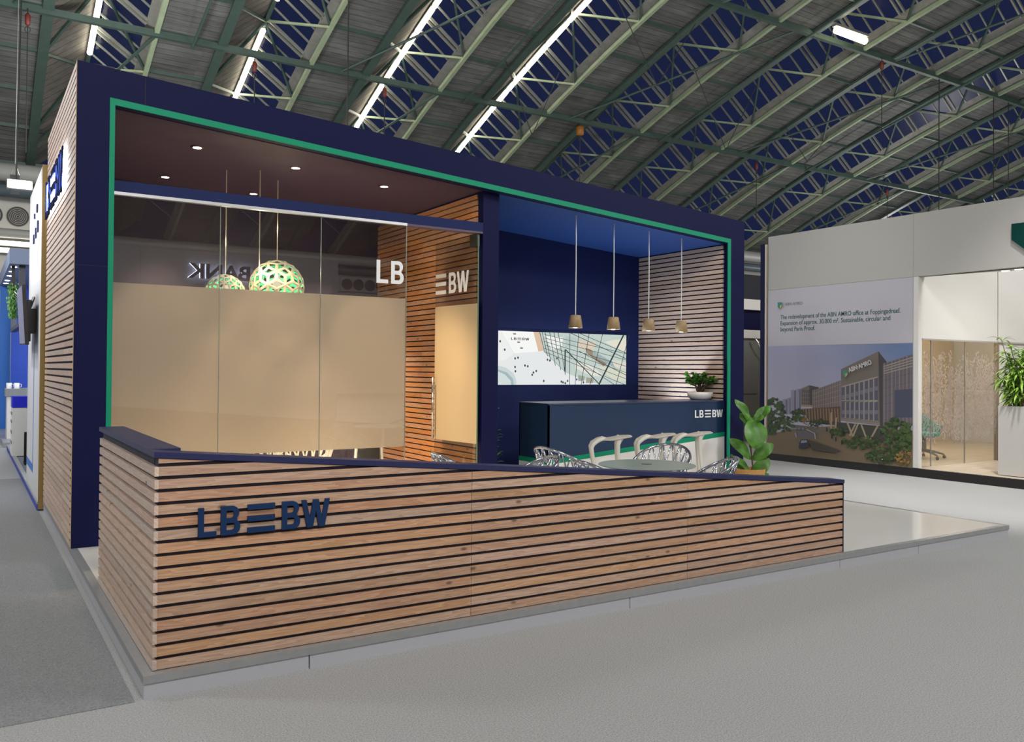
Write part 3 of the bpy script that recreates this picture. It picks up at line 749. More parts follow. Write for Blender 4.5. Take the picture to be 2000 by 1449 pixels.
# ---- counter
def text_mesh(s, cap, width, depth, bold=0):
    cu = bpy.data.curves.new('t', 'FONT'); cu.body = s; cu.size = 1; cu.extrude = .001; cu.offset = bold
    ob = bpy.data.objects.new('t', cu); C.objects.link(ob)
    me = bpy.data.meshes.new_from_object(ob.evaluated_get(bpy.context.evaluated_depsgraph_get())); bpy.data.objects.remove(ob)
    xs = [v.co.x for v in me.vertices]; x0, x1 = min(xs), max(xs); H = .70
    for v in me.vertices:
        v.co.x = (v.co.x-x0)/(x1-x0)*width; v.co.y = v.co.y/H*cap; v.co.z = (v.co.z+.001)/.002*depth
    return me
ct = thing('bar_counter', 'navy bar counter with white base, rising green line and white lettering', 'counter', (7.1, 8.4, PF))
CX0, CX1, CY0, CY1 = 5.73, 8.612, 8.13, 8.75
mb = MB()
g0, g1 = .598, .836
mb.prism([(CX0, CY0, g0-.03), (CX1+.024, CY0, g1-.03), (CX1+.024, CY0, 1.240), (CX0, CY0, 1.240)], (0, .02, 0))
mb.box(CX0, CX0+.02, CY0, CY1, .57, 1.240).box(CX0, CX1, CY1-.02, CY1, PF, 1.240)
mb.build('body', NAVYCT, ct)
MB().box(CX0-.006, CX1, CY0-.008, CY1+.02, 1.240, 1.258).build('countertop', mat('glossy navy top', (.020, .035, .09), .30, spec=1.0), ct)
mb = MB().prism([(CX0-.002, CY0-.003, g0-.054), (CX1+.024, CY0-.003, g1-.062), (CX1+.024, CY0-.003, g1), (CX0-.002, CY0-.003, g0)], (0, .012, 0))
mb.box(CX0-.003, CX0+.01, CY0, CY1, g0-.054, g0); mb.build('green_line', GREEN, ct)
mb = MB().prism([(CX0+.004, CY0-.001, PF), (CX1+.024, CY0-.001, PF), (CX1+.024, CY0-.001, g1-.05), (CX0+.004, CY0-.001, g0-.04)], (0, .02, 0))
mb.box(CX0-.001, CX0+.02, CY0+.01, CY1, PF, g0-.04); mb.build('white_base', WHITE, ct)
lt = MB().box(8.10, 8.101, CY0-.004, CY0-.003, 1.04, 1.041).build('lettering', WLET, ct)
logo(frame((8.080, CY0-.006, 1.036), (1, 0, 0)), .099, 5.2/4.65, .005, WLET, lt, 'all')

# ---- four small cone pendants over the counter
SH = mat('sand coloured shade', (.36, .25, .13), .5, var=.15, scale=30)
cp = None
for x, lab in ((6.25, 'small tapered pendant lamp over the counter, nearest the column'), (6.845, 'small tapered pendant lamp, second from the column'),
               (7.43, 'small tapered pendant lamp, third from the column'), (8.005, 'small tapered pendant lamp nearest the right batten wall')):
    t = thing('pendant_lamp', lab, 'lamp', (x, 8.31, 2.165), 0, 'pendant lamps over the counter')
    if cp is None:
        cp = True
        A = MB().lathe([(.040, .157), (.060, .155), (.066, .145), (.086, .0), (.080, .0), (.058, .14), (.001, .145)], n=28, cap=False); shade = A.build('shade', SH, t, local=True, smooth=True)
        B = MB().lathe([(.001, -.002), (.02, .0), (.040, .02), (.034, .05), (.001, .07)], n=16, cap=False); bulb = B.build('bulb', emis('pendant bulb', (1, .72, .38), 28), t, local=True, smooth=True)
    else:
        for src in (shade, bulb):
            c = src.copy(); C.objects.link(c); c.parent = t
    MB().tube([(0, 0, .155), (.003, 0, .8), (0, 0, zi(x)-2.165)], .006, 6).build('cord', mat('white cord', (.7, .7, .7), .6), t, local=True)
    lamp('SPOT', (x, 8.31, 2.150), 7, (1, .58, .26), .03, (x, 8.31, 0), 2.0, .6)

wl = thing('added_bar_light', 'added cool light, unseen behind the bar counter', 'lamp', (7.2, 9.0, PF))  # light and its shelf added to wash ceiling and batten wall with cool light
MB().box(6.7, 8.5, 8.80, 9.20, PF, 1.02).build('added_lamp_shelf', NAVYCT, wl)
MB().box(6.8, 8.4, 8.98, 9.08, 1.021, 1.05).build('lamp_body', ALU, wl)
o_ = lamp('AREA', (7.5, 9.03, 1.06), 45, (.74, .86, 1), 1.6, None, sizey=.08); o_.rotation_euler = (RG(203), 0, 0)

# ---- bar stools
def stool(loc, lab, rz):
    t = thing('bar_stool', lab, 'stool', loc, rz, 'white stools at the counter')
    if not stool.parts:
        P = [(-.07, .03, .765, .765, .013), (-.03, .10, .768, .765, .016), (.03, .155, .772, .768, .020), (.09, .17, .785, .775, .024), (.15, .165, .795, .787, .018), (.21, .15, .800, .794, .013), (.255, .11, .803, .800, .010)]
        mb = MB(); rows = []
        n = 12
        for x, w, ze, zc, th in P:
            ring = []
            for k in range(n+1):
                s = -1+2*k/n; z = zc+(ze-zc)*s*s; ring.append(Vector((x, s*w, z+th*math.sqrt(max(0, 1-s**4))*.6)))
            for k in range(n, -1, -1):
                s = -1+2*k/n; z = zc+(ze-zc)*s*s; ring.append(Vector((x, s*w, z-th*math.sqrt(max(0, 1-s**4)))))
            rows.append([mb.bm.verts.new(p) for p in ring])
        for A, B in zip(rows, rows[1:]):
            for k in range(len(A)): mb._f([A[k], A[(k+1) % len(A)], B[(k+1) % len(B)], B[k]])
        mb._f(rows[0][::-1]); mb._f(rows[-1])
        stool.parts.append(mb.build('seat', WPLAST, t, local=True, smooth=True))
        for sy in (-1, 1):
            mb = MB(); mb.tube([(-.02, .03*sy, .764), (-.07, .055*sy, .768), (-.12, .09*sy, .752), (-.175, .12*sy, .715), (-.195, .13*sy, .675), (-.185, .135*sy, .60), (-.15, .14*sy, .40), (-.10, .15*sy, .12), (-.085, .155*sy, 0)],
                               [.016, .022, .024, .024, .023, .021, .019, .017, .016], 12)
            stool.parts.append(mb.build('leg', WPLAST, t, local=True, smooth=True))
            mb = MB(); mb.tube([(.13, .09*sy, .785), (.11, .11*sy, .752), (.098, .12*sy, .71), (.098, .125*sy, .62), (.115, .135*sy, .42), (.14, .15*sy, .15), (.155, .155*sy, 0)],
                               [.034, .030, .024, .021, .019, .017, .016], 12)
            stool.parts.append(mb.build('leg', WPLAST, t, local=True, smooth=True))
        mb = MB(); mb.tube([(.118, -.135, .30), (.118, .135, .30)], .012, 8).tube([(-.13, -.145, .30), (-.13, .145, .30)], .012, 8)
        stool.parts.append(mb.build('footrest', WPLAST, t, local=True, smooth=True))
    else:
        for p in stool.parts:
            c = p.copy(); C.objects.link(c); c.parent = t
    return t
stool.parts = []
stool((6.075, 7.45, PF), 'white sculpted bar stool at the counter, nearest its left end', math.radians(-35))
stool((6.745, 7.45, PF), 'middle white sculpted bar stool at the counter', math.radians(-36))
stool((7.330, 7.45, PF), 'white sculpted bar stool under the counter lettering', math.radians(-37))

# ---- lattice chairs (branching shell)
def shell_pt(th, t, R=.285, back=.80, seat=.435):
    hh = seat+.02+(back-seat-.02)*((1+math.cos(th))/2)**1.15
    r0 = .17; rr = R+.045*max(0, math.cos(th))
    r = r0+(rr-r0)*(t**.75); z = seat+(hh-seat)*(t**1.35)
    return Vector((r*math.sin(th), -r*math.cos(th), z))
def make_chair(name, lab, M_, grp, loc, rz, seed=1, rr=.0085):
    t = thing(name, lab, 'chair', loc, rz, grp); rnd = random.Random(seed); TM = math.radians(142)
    mb = MB(); mb.tube([shell_pt(-TM+2*TM*k/60, 1) for k in range(61)], rr*1.35, 8)
    mb.build('rim', M_, t, local=True, smooth=True)
    mb = MB(); N = 16
    ths = [-TM+2*TM*(k+.5)/N for k in range(N)]
    for k, th in enumerate(ths):
        d = 2*TM/N; j = rnd.uniform(-.2, .2)*d
        sp_ = rnd.uniform(.38, .62)
        base = [shell_pt(th+j*(1-q)+.25*d*math.sin(q*3), sp_*q) for q in (0, .33, .66, 1)]
        mb.tube(base, rr, 6)
        for s in (-1, 1):
            e = th+s*d*.5*rnd.uniform(.7, 1.35)
            e = max(-TM, min(TM, e)); a = th+.25*d*math.sin(3)
            mb.tube([shell_pt(a+(e-a)*q**1.3, sp_+(1-sp_)*q) for q in (0, .3, .65, 1)], [rr, rr*.95, rr*.85, rr*.8], 6)
        if k % 3 != 0 and k+1 < N:
            a, b = th, ths[k+1]; mb.tube([shell_pt(a+(b-a)*q, sp_*.55+.25*q) for q in (0, .5, 1)], rr*.8, 6)
    mb.build('branching_back', M_, t, local=True, smooth=True)
    mb = MB()
    mb.lathe([(.001, .428), (.16, .428), (.178, .436), (.172, .444), (.001, .440)], n=28, cap=False)
    mb.build('seat', M_, t, local=True, smooth=True)
    for sx in (-1, 1):
        for sy in (-1, 1):
            mb = MB(); mb.tube([(sx*.12, sy*.12, .43), (sx*.17, sy*.18, .2), (sx*.20, sy*.23, 0)], [.016, .013, .011], 8); mb.build('leg', M_, t, local=True, smooth=True)
    return t
CRY = mat('clear polycarbonate', (.50, .52, .58), .2, .88)
G_ = 'clear lattice chairs on the stand'
def back_at(bx, by, fx, fy, d=.33):
    """chair whose back stands at bx,by and faces fx,fy"""
    L = math.hypot(fx, fy); fx, fy = fx/L, fy/L
    return (bx+fx*d, by+fy*d, PF), math.atan2(-fx, fy)
l, a = back_at(5.95, 6.30, -.80, -.35); c0 = make_chair('lattice_chair', 'clear lattice chair standing behind the round table, its back fully in view', CRY, G_, l, a, 1, .010)
for (bx, by, fx, fy, lab) in ((3.44, 6.62, .95, -.15, 'clear lattice chair before the open glass door'),
                          (4.58, 6.60, 1, .1, 'clear lattice chair whose back rises highest left of the round table'),
                          (4.22, 5.86, -.95, .25, 'clear lattice chair just left of the table, facing the glass room'),
                          (4.16, 5.47, 1, -.12, 'clear lattice chair tucked under the left edge of the round table'),
                          (5.50, 5.03, -.75, .55, 'clear lattice chair right of the table, beside the wicker pot')):
    l, a = back_at(bx, by, fx, fy); dup(c0, l, a, lab)
tb = thing('round_table', 'round grey green glass table on a chrome stem', 'table', (4.87, 5.46, PF))
MB().lathe([(.001, .728), (.40, .728), (.41, .733), (.41, .737), (.405, .740), (.001, .740)], n=48, cap=False).build('table_top', mat('green grey glass top', (.27, .34, .30), .3, spec=.6), tb, local=True, smooth=False)
MB().lathe([(.045, .7405), (.045, .742), (.001, .7425)], n=24, cap=False).build('centre_cap', mat('grey cap', (.06, .07, .065), .3), tb, local=True)
MB().lathe([(.22, 0), (.22, .012), (.05, .02), (.028, .04), (.028, .70), (.07, .727)], n=28).build('stem', CHROME, tb, local=True, smooth=True)
# white lattice chairs inside the glass room
l, a = back_at(3.18, 8.74, -.1, 1); w0 = make_chair('lattice_chair', 'white lattice chair behind the frosted glass, right one', WCHAIR, 'white lattice chairs in the meeting room', l, a, 4, .011)
for bx, by, fx, fy, lab in ((2.50, 8.66, .1, 1, 'white lattice chair behind the frosted glass, middle one'), (1.82, 8.8, .4, 1, 'white lattice chair behind the frosted glass, left one')):
    l, a = back_at(bx, by, fx, fy); dup(w0, l, a, lab)
t = thing('armchair', 'white framed chair with dark seat seen under the frosted band', 'chair', (3.86, 9.0, PF), RG(15))
MB().tube([(-.17, 0, 0), (-.19, 0, .5), (-.17, 0, .72), (-.10, 0, .78), (.10, 0, .78), (.17, 0, .72), (.19, 0, .5), (.17, 0, 0)], .017, 8).build('back_frame', WCHAIR, t, local=True, smooth=True)
MB().box(-.17, .17, .0, .38, .42, .46).build('seat', DARK, t, local=True, bevel=.01)
MB().box(-.15, .15, -.006, .006, .46, .74).build('backrest', DARK, t, local=True)
for sx in (-1, 1): MB().tube([(sx*.15, .36, .42), (sx*.17, .38, 0)], .014, 8).build('leg', WCHAIR, t, local=True, smooth=True)
t = thing('meeting_table', 'pale meeting table inside the glass room behind the frosting', 'table', (2.65, 9.85, PF))
MB().lathe([(.001, .71), (.53, .71), (.55, .725), (.53, .74), (.001, .74)], n=40, cap=False).build('table_top', WHITE, t, local=True)
MB().lathe([(.30, 0), (.30, .015), (.04, .04), (.04, .71)], n=24).build('stem', WHITE, t, local=True)

# ---- plants
def leaf(mb, base, tip, w, nrm, curl=.15, n=8, fold=.25, shape='fiddle', droop=0):
    base, tip = Vector(base), Vector(tip); d = tip-base; L = d.length; d.normalize()
    nrm = Vector(nrm); nrm = (nrm-d*nrm.dot(d)).normalized(); sd = d.cross(nrm)
    rows = []
    for i in range(n+1):
        t = i/n
        if shape == 'fiddle': ww = w*(math.sin(PI*min(1, t**.9*.97+.015))**.7)*(.62+.5*t)
        elif shape == 'obov': ww = w*math.sin(PI*min(1, t**1.4*.98+.02))**.8
        else: ww = w*math.sin(PI*(t*.96+.03))**.8
        c = base+d*L*t+nrm*(curl*L*math.sin(PI*t)) - Vector((0, 0, droop*L*t*t))
        rows.append([c+sd*(s*ww/2)+nrm*(fold*abs(s)*ww/2+(.012*math.sin(9*t+s*3) if shape == 'fiddle' else 0)) for s in (-1, -.5, 0, .5, 1)])
    mb.grid(rows)
fig = thing('fiddle_leaf_fig', 'fiddle leaf fig in a wicker pot beside the right portal leg', 'plant', (8.60, 7.66, PF))
rt = Vector((.84, -.54, 0)); tow = Vector((-.54, -.84, 0)); k_ = .0097
def fp(px, py, dep=0): return Vector((8.64, 7.66, 1.292))+rt*((px-1463)*k_*.965)+Vector((0, 0, -(py-779)*.00905))+tow*dep
mb = MB(); mb.lathe([(.165, 0), (.185, .02), (.20, .16), (.205, .275), (.19, .275), (.18, .24), (.001, .235)], n=32, cap=False)
mb.build('wicker_pot', WICK, fig, local=True, smooth=True)
MB().lathe([(.001, .24), (.182, .24)], n=24, cap=False).build('soil', SOIL, fig, local=True)
LV = [((1462, 838), (1461, 787), 0, 0, 0)]
mb = MB()
mb.tube([fp(1457, 925), fp(1459, 900, .0), fp(1464, 875, .02), (fp(1462, 850)), fp(1463, 820), fp(1463, 806)], [.014, .012, .011, .010, .008, .006], 8)
mb.build('stem', BARK, fig, smooth=True)
for (bx, by), (tx, ty), w, dep, cur, nz in [
    ((1461, 812), (1439, 780), .15, .02, .10, .9), ((1466, 814), (1489, 789), .16, -.02, .12, .9), ((1463, 806), (1465, 849), .34, .16, .16, .1),
    ((1462, 866), (1430, 836), .19, .08, .10, .6), ((1464, 867), (1491, 843), .20, .06, .12, .5), ((1464, 890), (1432, 858), .11, .07, .10, .8),
    ((1463, 892), (1486, 864), .21, .05, .10, .5), ((1459, 896), (1443, 872), .11, -.05, .10, .6), ((1463, 918), (1482, 884), .25, .12, .14, .4),
    ((1474, 917), (1499, 898), .09, .04, .12, .8), ((1462, 918), (1446, 898), .22, .02, .12, .4), ((1464, 905), (1480, 880), .16, -.12, .1, .5),
    ((1463, 818), (1449, 800), .16, -.08, .1, .4), ((1461, 850), (1474, 826), .16, -.1, .1, .4), ((1463, 812), (1478, 803), .14, .06, .1, .8), ((1460, 912), (1472, 895), .18, .14, .1, .5)]:
    mb = MB(); leaf(mb, fp(bx, by), fp(tx, ty, dep), w, tow+Vector((0, 0, nz)), cur*.6, 10)
    mb.build('leaf', LEAFD, fig, smooth=True)
bn = thing('potted_jade_plant', 'small bushy jade plant in a white bowl on the counter', 'plant', (8.47, 8.42, 1.258))
MB().lathe([(.10, 0), (.135, .008), (.168, .05), (.176, .105), (.168, .11), (.158, .10), (.15, .085), (.001, .085)], n=36, cap=False).build('bowl', mat('white ceramic', (.78, .77, .76), .25), bn, local=True, smooth=True)
MB().lathe([(.001, .088), (.152, .088)], n=24, cap=False).build('soil', SOIL, bn, local=True)
rnd = random.Random(5); mb = MB(); tips = []
for k in range(15):
    a = k*2.4; r = rnd.uniform(.08, .265); h = .17+rnd.uniform(.0, .12)-r*.15
    p0 = Vector((rnd.uniform(-.03, .03), rnd.uniform(-.02, .02), .085)); p2 = Vector((r*math.cos(a), r*.8*math.sin(a), .085+h)); p1 = (p0+p2)/2+Vector((0, 0, .02))-Vector((p2.x, p2.y, 0))*.2
    mb.tube([p0, p1, p2], [.011, .008, .004], 6); tips.append((p1, p2))
mb.build('stem', BARK, bn, local=True, smooth=True)
mb = MB()
for p1, p2 in tips:
    for k in range(40):
        c = p1.lerp(p2, rnd.uniform(.25, 1.05)); d = Vector((rnd.gauss(0, 1), rnd.gauss(0, 1), rnd.uniform(-.1, 1.2))).normalized()
        leaf(mb, c, c+d*rnd.uniform(.045, .075), .036, Vector((rnd.random()-.5, rnd.random()-.5, 1)), .1, 4, .2, 'obov')
mb.build('foliage', LEAFM, bn, local=True, smooth=True)
# bushy plant half hidden behind the column
cp_ = thing('potted_shrub', 'leafy green shrub peeping out from behind the navy column', 'plant', (5.41, 9.05, PF))
MB().lathe([(.13, 0), (.16, .02), (.18, .3), (.165, .3), (.16, .27), (.001, .27)], n=24, cap=False).build('pot', WHITE, cp_, local=True, smooth=True)
mb = MB()
for k in range(7):
    a = k*.9; mb.tube([(0, 0, .27), (.05*math.cos(a), .05*math.sin(a), .6), (.12*math.cos(a), .12*math.sin(a), .95)], .006, 5)
mb.build('stem', BARK, cp_, local=True)
mb = MB()
for k in range(240):
    z = rnd.uniform(.33, 1.14); a = rnd.uniform(0, 2*PI); r = rnd.uniform(.02, .17)*(1.15-z*.25); c = Vector((r*math.cos(a), r*math.sin(a), z))
    d = Vector((math.cos(a), math.sin(a), rnd.uniform(-.2, .9))).normalized(); leaf(mb, c, c+d*.09, .045, (0, 0, 1), .1, 4, .2, 'obov')
mb.build('foliage', LEAFL, cp_, local=True, smooth=True)

# ================================================================== OPPOSITE STAND (mirrored in the glass)
op = thing('opposite_stand_wall', 'grey wall of the stand across the aisle, mirrored in the glass', 'wall', (2.5, -3.1, 0))
MB().box(-3.5, 7.46, -3.25, -3.0, 0, 4.19).build('wall_panel', mat('grey stand wall', (.46, .44, .46), .6), op)
MB().box(3.08, 3.085, -3.0, -2.998, 0, 4.19).build('panel_joint', DARK, op)
bk = thing('halo_sign', 'dark BANK halo-lit letters mirrored reversed in the glass', 'sign', (4.7, -2.95, 3.6))
M_ = frame((5.36, -2.955, 3.60), (-1, 0, 0))
put(text_mesh('BANK', .31, 1.34, .03, .03), 'lettering', M_, mat('dark letter face', (.01, .01, .02), .5), bk)
put(text_mesh('BANK', .31, 1.34, .004, .01), 'led_back', frame((5.36, -2.962, 3.60), (-1, 0, 0)), emis('blue white halo', (.62, .72, 1), 32), bk)

# ================================================================== RIGHT NEIGHBOUR STAND
XN = 12.712
ns = thing('neighbour_stand', 'big white neighbouring exhibition stand on a black plinth at right', 'stand', (XN, 8, 0))
MB().box(XN, 19, 2.0, 10.91, 0, .135).build('plinth', BLACK, ns)
FLW = mat('pale wood floor', (.55, .47, .38), .28, var=.3, scale=5, stretch=(.4, 9, 1))
MB().box(XN+.02, 18.98, 2.02, 10.88, .135, .142).build('floor_panel', FLW, ns)
WH2 = mat('white stand board', (.62, .605, .58), .6); WH3 = mat('grey white header board', (.40, .39, .37), .65)
MB().box(XN, XN+.20, 7.966, 10.885, 3.183, 4.187).box(XN, XN+.20, 2.0, 7.962, 3.183, 4.187).build('header', WH3, ns)
MB().box(XN, XN+.20, 7.965, 10.885, .142, 3.180).build('poster_wall', WH3, ns)
MB().box(XN-.0, XN+.10, 7.880, 7.963, .142, 3.180).build('white_post', WH2, ns)
mb = MB(); mb.box(XN+.10, 15.104, 7.90, 7.96, 2.20, 3.6).box(15.13, 18.9, 7.90, 7.96, .142, 3.6); mb.build('inner_wall', WH2, ns)
MB().box(XN+.1, 18.8, 7.86, 7.90, 2.175, 2.20).build('head_rail', mat('grey rail', (.35, .33, .31), .4), ns)
mb = MB(); mb.prism([(XN+.10, 7.88, 3.183), (XN+.10, 2.1, 3.183), (14.2, 2.1, 3.183)], (0, 0, .03)); mb.build('soffit', WH2, ns)
for x, y in ((13.036, 6.70), (12.995, 6.489)):
    t = thing('downlight', 'glowing round downlight under the white header, %s' % ('left of the pair' if y > 6.6 else 'right of the pair'), 'lamp', (x, y, 3.183))
    MB().lathe([(.05, -.004), (.075, -.004), (.075, .0)], n=20, cap=False).build('trim_ring', WHITE, t, local=True)
    MB().lathe([(.001, -.005), (.055, -.005), (.055, -.001)], n=16, cap=False).build('bulb', emis('white downlight', (1, .96, .9), 12), t, local=True)
lamp('AREA', (14.2, 6.2, 3.15), 22, (1, .95, .88), .8, (14.2, 6.6, 0))
lamp('AREA', (14.6, 5.2, 4.6), 9, (1, .96, .90), .6, (14.2, 7.9, 2.6))
MB().box(13.0, 18.9, 10.80, 10.88, .142, 3.6).build('rear_wall', mat('warm cream wall', (.68, .58, .44), .6), ns)
MB().box(18.8, 18.9, 7.96, 10.8, .142, 3.6).build('end_wall', WH2, ns)
MB().box(XN+.2, 18.8, 7.96, 10.8, 3.0, 3.04).build('room_ceiling', WH2, ns)
lamp('POINT', (13.9, 9.3, 2.6), 110, (1, .80, .55), .25); lamp('POINT', (16.2, 9.3, 2.6), 90, (1, .85, .66), .25)
ep = thing('end_panel', 'narrow navy panel edge standing against the white neighbour wall', 'panel', (XN+.1, 11, 0))
MB().box(XN-.02, XN+.2, 10.945, 11.055, 0, 4.06).build('board', NAVY, ep)
MB().box(XN-.021, XN+.2, 10.915, 10.944, 0, 4.05).build('raw_edge', mat('cream edge', (.62, .55, .45), .6), ep)
# glazing with etched branch pattern
gxs = [XN+.105, 13.121, 14.106, 15.104]
def etched():
    m, nt, p, N, L = newmat('etched leaf film'); nt.nodes.remove(p)
    d = N('ShaderNodeBsdfDiffuse'); d.inputs[0].default_value = (.46, .39, .39, 1); tr_ = N('ShaderNodeBsdfTransparent')
    mx = N('ShaderNodeMixShader'); mx.inputs[0].default_value = .42; L(tr_.outputs[0], mx.inputs[1]); L(d.outputs[0], mx.inputs[2]); L(mx.outputs[0], nt.nodes['Material Output'].inputs[0]); return m
ETCH = etched()
for i in range(3):
    a, b = gxs[i]+.002, gxs[i+1]-.002
    g = thing('glass_pane', ('narrow etched glass pane beside the white post', 'etched glass pane in front of the green office chair', 'etched glass pane left of the white planter')[i], 'glass', ((a+b)/2, 7.92, .14))
    MB().box(a, b, 7.91, 7.92, .145, 2.175).build('pane', GLASS, g)
    mb = MB(); rn = random.Random(40+i)
    bx = a-.1
    while bx < b+.1:
        top = rn.uniform(1.45, 1.98); z = rn.uniform(.45, .80); x_ = bx; bx += .030
        while z < top:
            x_ += rn.uniform(-.012, .012); z += .024; s = 1 if rn.random() > .5 else -1
            aa = rn.uniform(.3, 1.3); ll = rn.uniform(.045, .075); dx, dz = s*math.cos(aa)*ll, math.sin(aa)*ll; wx, wz = -dz*.22, dx*.22
            if not (a+.01 < x_ < b-.01 and a+.01 < x_+dx < b-.01) or rn.random() < .12: continue
            mb.poly([(x_, 7.9085, z), (x_+dx*.5+wx, 7.9085, z+dz*.5+wz), (x_+dx, 7.9085, z+dz), (x_+dx*.5-wx, 7.9085, z+dz*.5-wz)])
    mb.build('etched_branches', ETCH, g, fix=False)
    MB().box(b-.002, b+.006, 7.905, 7.925, .145, 2.175).build('pane_edge', mat('grey edge', (.30, .27, .25), .4), g)
tag(MB().box(15.104, 15.128, 7.88, 7.96, .142, 2.175).build('door_frame', mat('bronze frame', (.25, .18, .13), .4)), 'slim bronze frame post at the end of the etched glazing', 'frame')
# green swivel chairs in the glass room
def swivel(loc, rz, lab, first=[None]):
    if first[0]: return dup(first[0], loc, rz, lab)
    t = thing('swivel_chair', lab, 'chair', loc, rz, 'green swivel chairs'); first[0] = t
    TEAL = mat('teal green fabric', (.05, .26, .19), .7, var=.1); SL = mat('grey aluminium', (.20, .18, .16), .4, .6)
    mb = MB(); rows = []
    for j in range(8):
        tt = j/7; rows.append([Vector(((.27+.03*tt)*math.sin(a), -(.22+.07*tt)*math.cos(a), .42+.36*tt*(.45+.55*max(0, math.cos(a))))) for a in [RG(-125+250*i/20) for i in range(21)]])
    mb.grid(rows); o = mb.build('backrest', TEAL, t, local=True, smooth=True); q = o.modifiers.new('s', 'SOLIDIFY'); q.thickness = .035
    MB().lathe([(.001, .38), (.22, .38), (.26, .42), (.25, .46), (.001, .47)], n=24, cap=False).build('seat', TEAL, t, local=True, smooth=True)
    mb = MB(); mb.lathe([(.04, .12), (.03, .38)], n=12)
    for k in range(5):
        a = k*2*PI/5+.3; mb.tube([(0, 0, .14), (.18*math.cos(a), .18*math.sin(a), .12), (.33*math.cos(a), .33*math.sin(a), .075)], [.03, .022, .015], 8)
    mb.build('star_base', SL, t, local=True, smooth=True)
    for k in range(5):
        a = k*2*PI/5+.3; x, y = .34*math.cos(a), .34*math.sin(a); mb = MB(); mb.tube([(x-.012, y, .028), (x+.012, y, .028)], .028, 12).tube([(x, y, .03), (x, y, .075)], .008, 6); mb.build('castor', DARK, t, local=True)
    return t
swivel((14.30, 8.75, .142), RG(160), 'teal swivel chair seen whole behind the etched glass')
swivel((13.0, 8.55, .142), RG(30), 'teal swivel chair cut off by the white post')
t = thing('meeting_table', 'round table between the teal swivel chairs', 'table', (13.5, 9.7, .142))
MB().lathe([(.001, .70), (.55, .70), (.56, .715), (.55, .73), (.001, .73)], n=32, cap=False).build('table_top', mat('oak top', (.62, .45, .25), .4), t, local=True)
MB().lathe([(.25, 0), (.25, .02), (.035, .04), (.035, .70)], n=20).build('stem', GALV, t, local=True)
# planter with slender-leaved plant
pt = thing('planter_box', 'tall white planter box with slender-leaved bushy plant at the right edge', 'planter', (13.2, 6.1, .142))
MB().box(12.90, 13.42, 5.2, 6.738, .15, 1.172).build('box', mat('pale grey planter', (.50, .485, .46), .45), pt, bevel=.004)
MB().box(12.93, 13.39, 5.23, 6.70, 1.12, 1.16).build('soil', SOIL, pt)
rnd = random.Random(11); mbS = MB(); mbL = MB()
for k in range(58):
    y = rnd.uniform(5.5, 6.66); x = rnd.uniform(12.96, 13.34); h = rnd.uniform(.35, .90) if k > 8 else rnd.uniform(.85, 1.12)
    lx, ly = rnd.uniform(-.22, .12), rnd.uniform(-.1, .22)
    p0 = Vector((x, y, 1.13)); p1 = p0+Vector((lx*.5, ly*.4, h*.6)); p2 = p0+Vector((lx, ly, h))
    mbS.tube([p0, p1, p2], [.009, .007, .004], 5)
    for j in range(46):
        s = rnd.uniform(.12, 1); c = p0.lerp(p1, s*2) if s < .5 else p1.lerp(p2, s*2-1); a = rnd.uniform(0, 2*PI)
        up = rnd.uniform(-.5, .7) if s < .9 else rnd.uniform(.2, 1.2); d = Vector((math.cos(a), math.sin(a), up)).normalized(); l = rnd.uniform(.14, .26)
        leaf(mbL, c, c+d*l, .036, (0, 0, 1), .08, 5, .3, 'slender', .35)
mbS.build('stem', BARK, pt); mbL.build('foliage', LEAFL, pt, smooth=True)
lamp('SPOT', (12.2, 5.4, 6.5), 160, (1, .96, .92), .1, (13.1, 6.3, 1.7), .35, .6)
# emblem on the header
em_ = thing('shield_emblem', 'dark green shield emblem on the white header at the right edge', 'sign', (XN-.03, 6, 3.5))
MB().prism([(XN-.001, 6.426, 3.806), (XN-.001, 6.426, 3.576), (XN-.001, 5.976, 3.19), (XN-.001, 5.526, 3.576), (XN-.001, 5.526, 3.806)], (-.05, 0, 0)).build('plate', mat('deep green plate', (.001, .036, .030), .6, spec=.1), em_)
# ---- poster
ZC = 1.65
def on_wall(cx, cy):
    """poster print: a point of the printed picture (print units) on the poster plane"""
    px, py = 1480+cx/3.9156, 560+cy/3.9156
    d = f_+r_*((px-1000)/1662.87)-u_*((py-702.88)/1662.87); t = 12.70/d.x
    return (t*d.y, ZC+t*d.z)
po = thing('building_poster', 'large printed poster with green headline over a picture of an office building', 'poster', (XN-.005, 9.4, 1.6))
MB().box(XN-.004, XN, 7.970, 10.882, 2.128, 3.172).build('headline_board', mat('pale lilac grey print', (.43, .42, .47), .55), po)
PM = {}; pmb = MB(); pml = []; cnt = [0]
def pc(col):
    if col not in PM:
        PM[col] = mat('print ink', col, .45); pml.append(PM[col])
    pmb.mi = pml.index(PM[col])
def pp(pts, col):
    pc(col); cnt[0] += 1; x = XN-.0042-.000022*cnt[0]
    q = [on_wall(*p) for p in pts]; pmb.poly([(x, y, z) for y, z in q])
def pl_(a, b, w, col):
    dx, dy = b[0]-a[0], b[1]-a[1]; l = math.hypot(dx, dy) or 1; nx, ny = -dy/l*w/2, dx/l*w/2
    pp([(a[0]+nx, a[1]+ny), (b[0]+nx, b[1]+ny), (b[0]-nx, b[1]-ny), (a[0]-nx, a[1]-ny)], col)
